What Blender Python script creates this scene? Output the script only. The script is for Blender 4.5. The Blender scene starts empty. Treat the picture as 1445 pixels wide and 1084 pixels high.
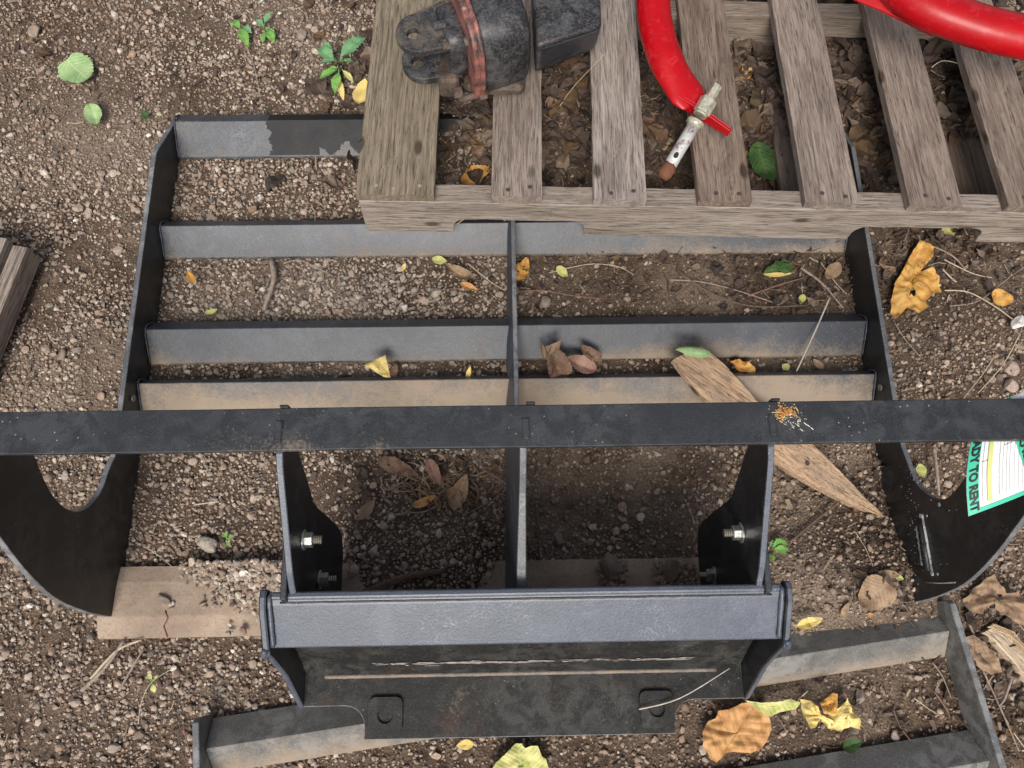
import bpy, bmesh, math, random
import numpy as np
from mathutils import Vector, Matrix, Euler, noise as mn

random.seed(7); rng = np.random.default_rng(11)
S = bpy.context.scene
C = S.collection
# ------------------------------------------------------------------ camera
F, CX, CY = 1067.33, 722.5, 542.0
EU = Euler((0.3096, -0.0104, -0.0170), 'XYZ')
O = Vector((-0.0174, -0.3775, 1.45))
cam_d = bpy.data.cameras.new('camera'); cam = bpy.data.objects.new('camera', cam_d); C.objects.link(cam)
cam.location = O; cam.rotation_euler = EU
cam_d.sensor_width = 36; cam_d.lens = 36 * F / 1445; cam_d.clip_start = .01; cam_d.clip_end = 500
S.camera = cam
# ------------------------------------------------------------------ light
w = bpy.data.worlds.new('World'); S.world = w; w.use_nodes = True
nt = w.node_tree; nt.nodes.clear()
sky = nt.nodes.new('ShaderNodeTexSky'); sky.sky_type = 'NISHITA'; sky.sun_disc = False
SUN_EL, SUN_AZ = math.radians(50), math.radians(188)
sky.sun_elevation = SUN_EL; sky.sun_rotation = SUN_AZ
sky.dust_density = 4; sky.air_density = 1.0
hs = nt.nodes.new('ShaderNodeHueSaturation'); hs.inputs['Saturation'].default_value = .5
bg = nt.nodes.new('ShaderNodeBackground'); bg.inputs[1].default_value = .068
out = nt.nodes.new('ShaderNodeOutputWorld')
nt.links.new(sky.outputs[0], hs.inputs['Color']); nt.links.new(hs.outputs[0], bg.inputs[0]); nt.links.new(bg.outputs[0], out.inputs[0])
sd = bpy.data.lights.new('sun', 'SUN'); sun = bpy.data.objects.new('sun', sd); C.objects.link(sun)
sd.energy = 1.5; sd.angle = math.radians(24); sd.color = (1, .94, .86)
sv = Vector((math.sin(SUN_AZ) * math.cos(SUN_EL), math.cos(SUN_AZ) * math.cos(SUN_EL), math.sin(SUN_EL)))
sun.rotation_euler = sv.to_track_quat('Z', 'Y').to_euler(); sun.location = (0, -2, 4)
S.view_settings.view_transform = 'Standard'; S.view_settings.look = 'None'
S.view_settings.exposure = 1.05; S.view_settings.gamma = 1
S.view_settings.use_curve_mapping = False

# ------------------------------------------------------------------ measuring helpers
RM = EU.to_matrix()
def hit(px, py, ax, val):
    d = RM @ Vector(((px - CX) / F, -(py - CY) / F, -1))
    return O + d * ((val - O[ax]) / d[ax])
def P(px, py, z=0.): return hit(px, py, 2, z)
def proj_np(X, Y, Z):
    M = np.array(RM); q = np.stack([X - O.x, Y - O.y, Z - O.z]).T @ M
    return CX + F * q[:, 0] / -q[:, 2], CY - F * q[:, 1] / -q[:, 2]

# ------------------------------------------------------------------ object helpers
def empty(name, loc, label, cat, rot=(0, 0, 0), group=None):
    o = bpy.data.objects.new(name, None); C.objects.link(o); o.location = loc; o.rotation_euler = rot
    o.empty_display_size = .05
    tag(o, label, cat, group); return o
def tag(o, label=None, cat=None, group=None, kind=None):
    if label: o['label'] = label
    if cat: o['category'] = cat
    if group: o['group'] = group
    if kind: o['kind'] = kind
    return o
def mk(name, V, Fc, mats, parent=None, dust=None, mi=None, smooth=False, bevel=0, seg=1, uv=None, loc=None, attrs=None):
    me = bpy.data.meshes.new(name); me.from_pydata([tuple(v) for v in V], [], [tuple(f) for f in Fc])
    if not isinstance(mats, (list, tuple)): mats = [mats]
    for m in mats: me.materials.append(m)
    if mi is not None: me.polygons.foreach_set('material_index', mi)
    if dust is not None:
        a = me.attributes.new('dust', 'FLOAT', 'POINT'); a.data.foreach_set('value', list(dust))
    if uv is not None:
        a = me.attributes.new('leafuv', 'FLOAT_VECTOR', 'POINT'); a.data.foreach_set('vector', [c for p in uv for c in (p[0], p[1], 0)])
    if smooth: me.polygons.foreach_set('use_smooth', [True] * len(me.polygons))
    me.validate(); me.update()
    o = bpy.data.objects.new(name, me); C.objects.link(o)
    if parent: o.parent = parent
    if loc is not None: o.location = loc
    if bevel:
        b = o.modifiers.new('bevel', 'BEVEL'); b.width = bevel; b.segments = seg; b.limit_method = 'ANGLE'; b.angle_limit = math.radians(40)
    return o
def fixn(o):
    bm = bmesh.new(); bm.from_mesh(o.data); bmesh.ops.recalc_face_normals(bm, faces=bm.faces); bm.to_mesh(o.data); bm.free(); return o
def prism(name, poly, axis, a, b, mats, parent=None, bevel=.0012, dust=None, loc=None):
    """poly = outline in the two other axes; extruded on `axis` from a to b; second material on the cut edge"""
    def v(p, t):
        if axis == 0: return (t, p[0], p[1])
        if axis == 1: return (p[0], t, p[1])
        return (p[0], p[1], t)
    n = len(poly); V = [v(p, a) for p in poly] + [v(p, b) for p in poly]
    Fc = [tuple(range(n))[::-1], tuple(range(n, 2 * n))] + [(i, (i + 1) % n, n + (i + 1) % n, n + i) for i in range(n)]
    mi = [0, 0] + [1 if isinstance(mats, (list, tuple)) and len(mats) > 1 else 0] * n
    d = None
    if dust is not None: d = list(dust) * 2 if hasattr(dust, '__len__') else [dust] * (2 * n)
    return fixn(mk(name, V, Fc, mats, parent, dust=d, mi=mi, bevel=bevel, loc=loc))
def box(name, lo, hi, mats, parent=None, bevel=.001, dust=None):
    return prism(name, [(lo[0], lo[1]), (hi[0], lo[1]), (hi[0], hi[1]), (lo[0], hi[1])], 2, lo[2], hi[2], mats, parent, bevel, dust)
def sweep(name, loop, x0, x1, n, mat, parent=None, bevel=.001, loc=None, wob=.0004):
    """closed loop [(y,z,dust)] swept along x"""
    V = []; D = []; L = len(loop)
    for i in range(n + 1):
        x = x0 + (x1 - x0) * i / n
        for (y, z, d) in loop:
            V.append((x, y + wob * mn.noise((x * 5, y * 3, 1)), z + wob * mn.noise((x * 5, y * 3, 7)))); D.append(d + (.55 * mn.noise((x * 3.3, y * 2 + 5, y * 11)) if d > .03 else 0))
    Fc = [(i * L + j, (i + 1) * L + j, (i + 1) * L + (j + 1) % L, i * L + (j + 1) % L) for i in range(n) for j in range(L)]
    Fc += [tuple(range(L)), tuple(range(n * L, n * L + L))[::-1]]
    return fixn(mk(name, V, Fc, mat, parent, dust=D, bevel=bevel, loc=loc))
def tubegeo(pts, rad, n=8, flat=1., caps=True, jit=0):
    pts = [Vector(p) for p in pts]; V = []; Fc = []
    if not hasattr(rad, '__len__'): rad = [rad] * len(pts)
    up = Vector((0, 0, 1)); t0 = (pts[-1] - pts[0]).normalized()
    if abs(t0.z) > .9: up = Vector((0, 1, 0))
    for i, p in enumerate(pts):
        t = (pts[min(i + 1, len(pts) - 1)] - pts[max(i - 1, 0)]).normalized()
        s = t.cross(up).normalized(); u = s.cross(t)
        for k in range(n):
            a = 2 * math.pi * k / n; r = rad[i] * (1 + jit * random.uniform(-1, 1))
            V.append(p + s * math.cos(a) * r + u * math.sin(a) * r * flat)
    for i in range(len(pts) - 1):
        for k in range(n): Fc.append((i * n + k, i * n + (k + 1) % n, (i + 1) * n + (k + 1) % n, (i + 1) * n + k))
    if caps: Fc += [tuple(range(n))[::-1], tuple(range((len(pts) - 1) * n, len(pts) * n))]
    return V, Fc
def tube(name, pts, rad, mat, parent=None, n=8, flat=1., smooth=True, jit=0, dust=None):
    V, Fc = tubegeo(pts, rad, n, flat, True, jit)
    return fixn(mk(name, V, Fc, mat, parent, smooth=smooth, dust=[dust] * len(V) if dust is not None else None))
def spline(pts, k=6):
    pts = [Vector(p) for p in pts]; out = []
    for i in range(len(pts) - 1):
        p0, p1, p2, p3 = pts[max(i - 1, 0)], pts[i], pts[i + 1], pts[min(i + 2, len(pts) - 1)]
        for j in range(k):
            t = j / k
            out.append(.5 * ((2 * p1) + (p2 - p0) * t + (2 * p0 - 5 * p1 + 4 * p2 - p3) * t * t + (3 * p1 - p0 - 3 * p2 + p3) * t ** 3))
    out.append(pts[-1]); return out

# ------------------------------------------------------------------ material helpers
def M(name):
    m = bpy.data.materials.new(name); m.use_nodes = True
    return m, m.node_tree, m.node_tree.nodes['Principled BSDF']
def N(t, typ, **kw):
    n = t.nodes.new(typ)
    for k, v in kw.items():
        if k.startswith('i_'):
            key = k[2:]; key = int(key) if key.isdigit() else key
            n.inputs[key].default_value = v
        else: setattr(n, k, v)
    return n
def L(t, a, b): t.links.new(a, b)
def ramp(t, src, stops, interp='LINEAR'):
    r = t.nodes.new('ShaderNodeValToRGB'); r.color_ramp.interpolation = interp
    e = r.color_ramp.elements
    while len(e) < len(stops): e.new(.5)
    for q, (p, c) in zip(e, stops):
        q.position = p; q.color = (c, c, c, 1) if not hasattr(c, '__len__') else (*c, 1)
    L(t, src, r.inputs[0]); return r.outputs[0]
def nz(t, scale, detail=4, rough=.55, vec=None, dist=0):
    n = N(t, 'ShaderNodeTexNoise'); n.inputs['Scale'].default_value = scale; n.inputs['Detail'].default_value = detail
    n.inputs['Roughness'].default_value = rough; n.inputs['Distortion'].default_value = dist
    if vec is not None: L(t, vec, n.inputs['Vector'])
    return n.outputs[0]
def math_(t, op, a, b=None, c=None, clamp=False):
    n = N(t, 'ShaderNodeMath', operation=op); n.use_clamp = clamp
    for i, v in enumerate((a, b, c)):
        if v is None: continue
        if isinstance(v, (int, float)): n.inputs[i].default_value = v
        else: L(t, v, n.inputs[i])
    return n.outputs[0]
def mix(t, f, a, b, blend='MIX'):
    n = N(t, 'ShaderNodeMix', data_type='RGBA', blend_type=blend)
    for s, v in ((n.inputs[0], f), (n.inputs[6], a), (n.inputs[7], b)):
        if isinstance(v, (int, float)): s.default_value = v
        elif isinstance(v, tuple): s.default_value = (*v, 1)
        else: L(t, v, s)
    return n.outputs[2]
def coords(t, mode='world', scale=(1, 1, 1), rnd=False):
    if mode == 'world':
        g = N(t, 'ShaderNodeNewGeometry'); v = g.outputs['Position']
    else:
        g = N(t, 'ShaderNodeTexCoord'); v = g.outputs['Object']
    m = N(t, 'ShaderNodeMapping'); m.inputs['Scale'].default_value = scale
    L(t, v, m.inputs['Vector']); v = m.outputs[0]
    if rnd:
        oi = N(t, 'ShaderNodeObjectInfo'); a = N(t, 'ShaderNodeVectorMath', operation='ADD')
        s = N(t, 'ShaderNodeVectorMath', operation='SCALE'); s.inputs['Scale'].default_value = 37.
        cmb = N(t, 'ShaderNodeCombineXYZ'); L(t, oi.outputs['Random'], cmb.inputs[0]); L(t, oi.outputs['Random'], cmb.inputs[1])
        L(t, cmb.outputs[0], s.inputs[0]); L(t, v, a.inputs[0]); L(t, s.outputs[0], a.inputs[1]); v = a.outputs[0]
    return v
def bump(t, bsdf, h, strength=.3, dist=.002, prev=None):
    b = N(t, 'ShaderNodeBump'); b.inputs['Strength'].default_value = strength; b.inputs['Distance'].default_value = dist
    L(t, h, b.inputs['Height'])
    if prev is not None: L(t, prev, b.inputs['Normal'])
    L(t, b.outputs[0], bsdf.inputs['Normal']); return b.outputs[0]

def steel_mat(name, base=(.018, .020, .024), film=(.075, .08, .09), filmamt=.5, rough=.38, dustcol=(.33, .26, .19), rust=0., spec=.5, specks=.6, blot=1.):
    m, t, b = M(name); v = coords(t)
    big = nz(t, 7, 6, .62, v, .3); mid = nz(t, 30, 7, .68, v, .6); fine = nz(t, 500, 3, .7, v); grit = nz(t, 1100, 2, .6, v)
    # thin uneven grime film on the paint: clouds, blotches, fine grain, scuff lines
    fl = math_(t, 'MULTIPLY', ramp(t, mid, [(.44, 0.), (.57, 1.)]), ramp(t, big, [(.42, .15), (.58, 1.)]))
    fl = math_(t, 'ADD', math_(t, 'MULTIPLY', fl, filmamt * blot), math_(t, 'MULTIPLY', ramp(t, fine, [(.46, 0.), (.60, 1.)]), filmamt * .55), clamp=True)
    fl = math_(t, 'ADD', fl, math_(t, 'MULTIPLY', ramp(t, grit, [(.50, 0.), (.64, 1.)]), filmamt * .5), clamp=True)
    wv = N(t, 'ShaderNodeTexVoronoi', feature='DISTANCE_TO_EDGE'); wv.inputs['Scale'].default_value = 26
    vd = N(t, 'ShaderNodeVectorMath', operation='ADD'); nn = N(t, 'ShaderNodeTexNoise'); nn.inputs['Scale'].default_value = 9; nn.inputs['Detail'].default_value = 5; L(t, v, nn.inputs['Vector'])
    L(t, v, vd.inputs[0]); L(t, nn.outputs['Color'], vd.inputs[1]); L(t, vd.outputs[0], wv.inputs['Vector'])
    sc_ = math_(t, 'MULTIPLY', ramp(t, wv.outputs['Distance'], [(.006, 1.), (.03, 0.)]), ramp(t, nz(t, 11, 5, .6, v), [(.53, 0.), (.66, 1.)]))
    col = mix(t, fl, base, film)
    col = mix(t, math_(t, 'MULTIPLY', sc_, .55 * min(1, filmamt * 1.6)), col, tuple(min(.5, c * 2.6) for c in film))
    if rust:
        rn = nz(t, 16, 8, .7, v, .3); col = mix(t, math_(t, 'MULTIPLY', ramp(t, rn, [(.56, 0.), (.68, 1.)]), rust), col, (.20, .075, .035))
    # settled dust where the attribute says
    at = N(t, 'ShaderNodeAttribute', attribute_name='dust').outputs['Fac']
    dn = nz(t, 17, 9, .80, v, .3); dn2 = nz(t, 230, 4, .75, v)
    dd = math_(t, 'ADD', math_(t, 'MULTIPLY', dn, 2.0), math_(t, 'MULTIPLY', dn2, 1.2))
    dd = math_(t, 'ADD', math_(t, 'SUBTRACT', dd, 2.12), at)
    dm = ramp(t, dd, [(-0.0, 0.), (.72, .92)])
    dcol = mix(t, nz(t, 60, 4, .6, v), tuple(c * .75 for c in dustcol), dustcol)
    col = mix(t, dm, col, dcol)
    # pale specks
    vo = N(t, 'ShaderNodeTexVoronoi'); vo.inputs['Scale'].default_value = 105; L(t, v, vo.inputs['Vector'])
    sp = math_(t, 'MULTIPLY', ramp(t, vo.outputs['Distance'], [(.05, 1.), (.12, 0.)]), ramp(t, nz(t, 14, 3, .5, v), [(.52, 0.), (.62, 1.)]))
    col = mix(t, math_(t, 'MULTIPLY', sp, specks), col, (.45, .44, .42))
    L(t, col, b.inputs['Base Color'])
    rg = math_(t, 'ADD', math_(t, 'MULTIPLY', mid, .22), rough - .1); rg = math_(t, 'ADD', rg, math_(t, 'MULTIPLY', dm, .4), clamp=True)
    L(t, rg, b.inputs['Roughness']); b.inputs['Specular IOR Level'].default_value = spec
    p = bump(t, b, nz(t, 260, 3, .6, v), .35, .0006)
    bump(t, b, dd, .25, .0012, p)
    return m
STEEL = steel_mat('black_painted_steel', filmamt=.4)
STEEL_BAR = steel_mat('black_steel_top_bar', base=(.012, .0135, .017), film=(.070, .075, .082), filmamt=.42, rough=.46, specks=.9, blot=.75)
STEEL_DARK = steel_mat('clean_black_paint', base=(.0078, .0083, .0098), film=(.050, .050, .050), filmamt=.55, rough=.42, spec=.4, specks=.5)
STEEL_LIP = steel_mat('sky_lit_black_paint', base=(.050, .061, .085), film=(.15, .165, .20), filmamt=.5, rough=.38, spec=.6, blot=.5)  # black paint lightened and blued for the sky that sloping faces reflect
STEEL_CROSS = steel_mat('dusty_black_steel', base=(.024, .030, .040), film=(.105, .115, .135), filmamt=.55, rough=.42, rust=.1, blot=.7)
STEEL_FLANGE = steel_mat('grimy_black_steel', base=(.0045, .005, .0055), film=(.095, .092, .084), filmamt=.34, rough=.55, spec=.3, rust=.12, blot=1.)
STEEL_GREY = steel_mat('faded_grey_steel', base=(.078, .076, .070), film=(.22, .215, .205), filmamt=.75, rough=.55)
EDGE = steel_mat('worn_cut_edge', base=(.07, .075, .085), film=(.22, .225, .23), filmamt=.8, rough=.5, rust=.15)
SCRATCH, t, b = M('bare_scratched_metal'); v = coords(t, scale=(6, 60, 60))
L(t, mix(t, ramp(t, nz(t, 14, 5, .7, v), [(.4, 0.), (.6, 1.)]), (.09, .06, .05), (.42, .38, .36)), b.inputs['Base Color']); b.inputs['Roughness'].default_value = .6

ZINC, t, b = M('zinc_plating'); v = coords(t)
L(t, mix(t, ramp(t, nz(t, 160, 4, .6, v), [(.4, 0.), (.7, 1.)]), (.62, .63, .60), (.33, .32, .29)), b.inputs['Base Color'])
b.inputs['Metallic'].default_value = .85; b.inputs['Roughness'].default_value = .32
YZINC, t, b = M('yellow_zinc_plating'); v = coords(t)
L(t, mix(t, ramp(t, nz(t, 120, 4, .6, v), [(.4, 0.), (.7, 1.)]), (.74, .72, .56), (.42, .40, .30)), b.inputs['Base Color'])
b.inputs['Metallic'].default_value = .6; b.inputs['Roughness'].default_value = .27
RUST, t, b = M('rusty_iron'); v = coords(t)
L(t, mix(t, nz(t, 90, 6, .7, v), (.06, .022, .012), (.24, .09, .045)), b.inputs['Base Color']); b.inputs['Roughness'].default_value = .85
bump(t, b, nz(t, 300, 4, .7, v), .6, .001)
PIPE, t, b = M('scraped_white_pipe'); v = coords(t)
L(t, mix(t, ramp(t, nz(t, 55, 6, .7, v), [(.54, 0.), (.64, 1.)]), (.62, .62, .60), (.20, .10, .06)), b.inputs['Base Color']); b.inputs['Roughness'].default_value = .4; b.inputs['Metallic'].default_value = .4
RED, t, b = M('red_gloss_paint'); v = coords(t)
c1 = mix(t, ramp(t, nz(t, 8, 5, .6, v), [(.3, 0.), (.75, 1.)]), (.40, .0015, .006), (.32, .003, .007))
c1 = mix(t, math_(t, 'MULTIPLY', ramp(t, nz(t, 45, 9, .8, v, .6), [(.54, 0.), (.62, 1.)]), .35), c1, (.55, .06, .055))
c1 = mix(t, math_(t, 'MULTIPLY', ramp(t, nz(t, 120, 6, .75, v, .4), [(.61, 0.), (.65, 1.)]), .8), c1, (.16, .01, .01))
L(t, c1, b.inputs['Base Color']); b.inputs['Specular IOR Level'].default_value = .25; b.inputs['Coat Weight'].default_value = .08; b.inputs['Coat Roughness'].default_value = .18
L(t, math_(t, 'ADD', math_(t, 'MULTIPLY', nz(t, 40, 5, .7, v), .35), .2), b.inputs['Roughness'])
bump(t, b, nz(t, 180, 4, .6, v), .15, .0006)

def greasy(name, base, spot, spot2, lo=.5, rg=.22):
    m, t, b = M(name); v = coords(t)
    a = nz(t, 24, 8, .7, v, .5); a2 = nz(t, 55, 8, .75, v, .3); f = nz(t, 240, 4, .7, v)
    col = mix(t, ramp(t, a, [(lo, 0.), (lo + .22, 1.)]), base, spot)
    col = mix(t, ramp(t, a2, [(.60, 0.), (.68, 1.)]), col, spot2)
    col = mix(t, ramp(t, f, [(.45, 0.), (.8, .5)]), col, (.2, .19, .175))
    L(t, col, b.inputs['Base Color'])
    L(t, math_(t, 'ADD', math_(t, 'MULTIPLY', a2, .5), rg), b.inputs['Roughness'])
    p = bump(t, b, a2, .3, .0015); bump(t, b, f, .25, .0006, p); return m
GREASE = greasy('greasy_black_casting', (.009, .010, .013), (.085, .085, .09), (.20, .085, .065), .46)
MUDDY = greasy('muddy_black_casting', (.022, .022, .024), (.14, .11, .085), (.20, .10, .07), .44)
REDWORN = greasy('worn_red_paint', (.035, .025, .024), (.38, .13, .10), (.36, .24, .21), .41)

def wood_mat(name, c0, c1, c2, scale=1., green=0., wave=.12):
    m, t, b = M(name); v = coords(t, 'obj', (230 * scale, 7 * scale, 230 * scale), True); v2 = coords(t, 'obj', (26, 4.5, 26), True)
    v3 = coords(t, 'obj', (620, 22, 620), True); v4 = coords(t, 'obj', (85, 2.2, 85), True)
    g = nz(t, 1., 7, .74, v, .3); bl = nz(t, 1., 7, .7, v2, .5); fi = nz(t, 1, 5, .75, v3); ch = nz(t, 1, 3, .6, v4, .2)
    wv = N(t, 'ShaderNodeTexWave', wave_type='BANDS', bands_direction='X'); L(t, v2, wv.inputs['Vector'])
    wv.inputs['Scale'].default_value = .9; wv.inputs['Distortion'].default_value = 6.; wv.inputs['Detail'].default_value = 4; wv.inputs['Detail Scale'].default_value = 1.2
    col = mix(t, ramp(t, g, [(.38, 0.), (.62, 1.)]), c0, c1)
    col = mix(t, math_(t, 'MULTIPLY', ramp(t, fi, [(.44, 0.), (.58, 1.)]), .5), col, tuple(min(.7, c * 1.25) for c in c1))
    col = mix(t, math_(t, 'MULTIPLY', ramp(t, bl, [(.44, 0.), (.62, 1.)]), .6), col, c2)
    col = mix(t, math_(t, 'MULTIPLY', ramp(t, wv.outputs[1], [(.5, 0.), (.9, 1.)]), wave), col, tuple(c * .5 for c in c0))
    ck = ramp(t, fi, [(.33, 1.), (.42, 0.)]); ck2 = ramp(t, ch, [(.33, 1.), (.37, 0.)])
    ck = math_(t, 'MAXIMUM', math_(t, 'MULTIPLY', ck, .8), math_(t, 'MULTIPLY', ck2, .6))
    col = mix(t, math_(t, 'MULTIPLY', ck, .68), col, (.038, .030, .024))
    kv = N(t, 'ShaderNodeTexVoronoi'); kv.inputs['Scale'].default_value = 1.; L(t, coords(t, 'obj', (13, 5.5, 13), True), kv.inputs['Vector'])
    col = mix(t, ramp(t, kv.outputs['Distance'], [(.07, .85), (.13, 0.)]), col, (.05, .034, .024))
    if green: col = mix(t, math_(t, 'MULTIPLY', ramp(t, nz(t, 6, 5, .6, v2), [(.45, 0.), (.7, 1.)]), green), col, (.16, .15, .05))
    oi = N(t, 'ShaderNodeObjectInfo'); hv = N(t, 'ShaderNodeHueSaturation'); L(t, math_(t, 'ADD', math_(t, 'MULTIPLY', oi.outputs['Random'], .36), .74), hv.inputs['Value'])
    L(t, math_(t, 'ADD', math_(t, 'MULTIPLY', oi.outputs['Random'], -.5), 1.25), hv.inputs['Saturation']); L(t, col, hv.inputs['Color']); col = hv.outputs[0]
    L(t, col, b.inputs['Base Color']); b.inputs['Roughness'].default_value = .88; b.inputs['Specular IOR Level'].default_value = .2
    h = math_(t, 'SUBTRACT', math_(t, 'ADD', g, math_(t, 'MULTIPLY', fi, .6)), math_(t, 'MULTIPLY', ck, 1.2))
    bump(t, b, h, .9, .002); return m
WOOD = wood_mat('weathered_grey_wood', (.165, .122, .098), (.37, .305, .26), (.135, .103, .086))
WOOD_B = wood_mat('olive_weathered_wood', (.145, .115, .085), (.335, .275, .205), (.18, .15, .10), green=.08, wave=.25)
WOOD_S = wood_mat('pale_grey_stringer_wood', (.20, .160, .130), (.38, .325, .275), (.19, .15, .12))
WOOD_D = wood_mat('dark_brown_wood', (.11, .078, .058), (.20, .15, .12), (.09, .06, .045))
WOOD_F = wood_mat('fresh_split_wood', (.27, .16, .085), (.50, .33, .19), (.28, .21, .155))
WOOD_P = wood_mat('pale_splintered_wood', (.36, .22, .12), (.66, .50, .33), (.42, .31, .22))

# ------------------------------------------------------------------ ground
def fbm(x, y, s, o=4):
    return mn.fractal((x * s, y * s, 3.3), 1., 2., o)
def gz(x, y):
    h = .0075 * fbm(x, y, 3.2, 3) + .0035 * fbm(x + 9, y, 14, 4)
    # soil heaped over the right half of the buried strip, hollow worn in the middle bays
    h += .050 * math.exp(-abs((x - .62) / .24) ** 4 - ((y + .31) / .10) ** 2)
    h += .034 * math.exp(-abs((x + .17) / .15) ** 4 - ((y + .285) / .085) ** 2)
    h += .056 * math.exp(-abs((x - .53) / .74) ** 8 - abs((y - .80) / .26) ** 6)
    h += .012 * math.exp(-((x - .95) / .35) ** 2 - ((y - .45) / .5) ** 2)
    return h - .006
def axisgrid(a, b, st, far):
    mid = list(np.arange(a, b, st)); k = []; d = st; q = 0
    while q < far: d *= 1.6; q += d; k.append(q)
    return [a - z for z in k[::-1]] + mid + [mid[-1] + z for z in k]
xs = axisgrid(-1.5, 1.6, .0095, 150); ys = axisgrid(-.95, 1.35, .0095, 150)
V = []
for y in ys:
    for x in xs: V.append((x, y, gz(x, y) + (.0022 * mn.noise((x * 60, y * 60, 0)) if abs(x) < 1.7 and -1 < y < 1.4 else 0)))
nx = len(xs); Fc = [(j * nx + i, j * nx + i + 1, (j + 1) * nx + i + 1, (j + 1) * nx + i) for j in range(len(ys) - 1) for i in range(nx - 1)]
SOIL, t, b = M('gap_darkened_soil'); v = coords(t)  # soil tone lowered so the gaps between stones look shaded
c = mix(t, ramp(t, nz(t, 5, 6, .6, v), [(.35, 0.), (.65, 1.)]), (.048, .032, .023), (.140, .103, .078))
c = mix(t, ramp(t, nz(t, 60, 6, .7, v), [(.4, 0.), (.7, 1.)]), c, (.20, .14, .098))
c = mix(t, ramp(t, nz(t, 2.6, 6, .6, v), [(.50, 0.), (.62, .55)]), c, (.30, .235, .18))
c = mix(t, ramp(t, nz(t, 300, 4, .7, v), [(.35, .75), (.55, 0.)]), c, (.03, .02, .015))
L(t, c, b.inputs['Base Color']); b.inputs['Roughness'].default_value = .93; b.inputs['Specular IOR Level'].default_value = .15
vo = N(t, 'ShaderNodeTexVoronoi'); vo.inputs['Scale'].default_value = 190; L(t, v, vo.inputs['Vector'])
p = bump(t, b, vo.outputs['Distance'], .8, .003); bump(t, b, nz(t, 90, 6, .7, v), .8, .005, p)
ground = mk('ground', V, Fc, SOIL, smooth=True); tag(ground, kind='structure')

# how stony / how littered the ground is, read off the photograph
def blob(px, py, x, y, rx, ry): return np.exp(-((px - x) / rx) ** 2 - ((py - y) / ry) ** 2)
def stony(px, py):
    g = np.where(px < 715, 1.0, .60)
    g = g - .55 * blob(px, py, 1000, 400, 260, 60) - .30 * blob(px, py, 620, 690, 120, 45)
    g = g - .35 * blob(px, py, 860, 680, 110, 50) - .5 * blob(px, py, 1330, 370, 110, 70) + .45 * blob(px, py, 1330, 520, 120, 60)
    g = g - .55 * blob(px, py, 830, 130, 330, 150) - .6 * blob(px, py, 1250, 150, 220, 150)
    g = g - .35 * blob(px, py, 450, 530, 260, 20) - .4 * blob(px, py, 1000, 525, 300, 20)
    g = g - .35 * blob(px, py, 1180, 1000, 200, 80) + .45 * blob(px, py, 1390, 760, 60, 90) + .3 * blob(px, py, 800, 760, 90, 60)
    g = g - .45 * blob(px, py, 60, 60, 130, 80) - .35 * blob(px, py, 120, 160, 60, 60) - .3 * blob(px, py, 560, 1060, 200, 20)
    g = g - .45 * blob(px, py, 235, 830, 90, 30) * (px < 300)
    X_ = np.array([mn.fractal((a / 105, b / 105, 8.1), 1., 2., 4) for a, b in zip(px, py)])     # bare worn patches of packed soil
    g = g * np.clip(1.0 - 1.5 * np.clip(X_ - .06, 0, .6) * np.where((px < 200) | (py > 870), 1.25, .8), .28, 1)
    return np.clip(g, .06, 1)
ICO = None
def ico(sub):
    bm = bmesh.new(); bmesh.ops.create_icosphere(bm, subdivisions=sub, radius=1)
    v = np.array([x.co[:] for x in bm.verts]); f = np.array([[q.index for q in x.verts] for x in bm.faces]); bm.free(); return v, f
def protos(sub, n, rough):
    v, f = ico(sub); out = []
    for i in range(n):
        q = v.copy()
        for _ in range(8):       # random planar cuts make crushed-stone facets
            d = rng.normal(size=3); d /= np.linalg.norm(d); s = rng.uniform(.48, .82); k = q @ d; q -= np.outer(np.maximum(k - s, 0), d)
        q *= 1 + rng.normal(size=(len(q), 1)) * rough
        q *= np.array([1, rng.uniform(.65, .95), rng.uniform(.5, .8)]); out.append(q)
    return out, f
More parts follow.
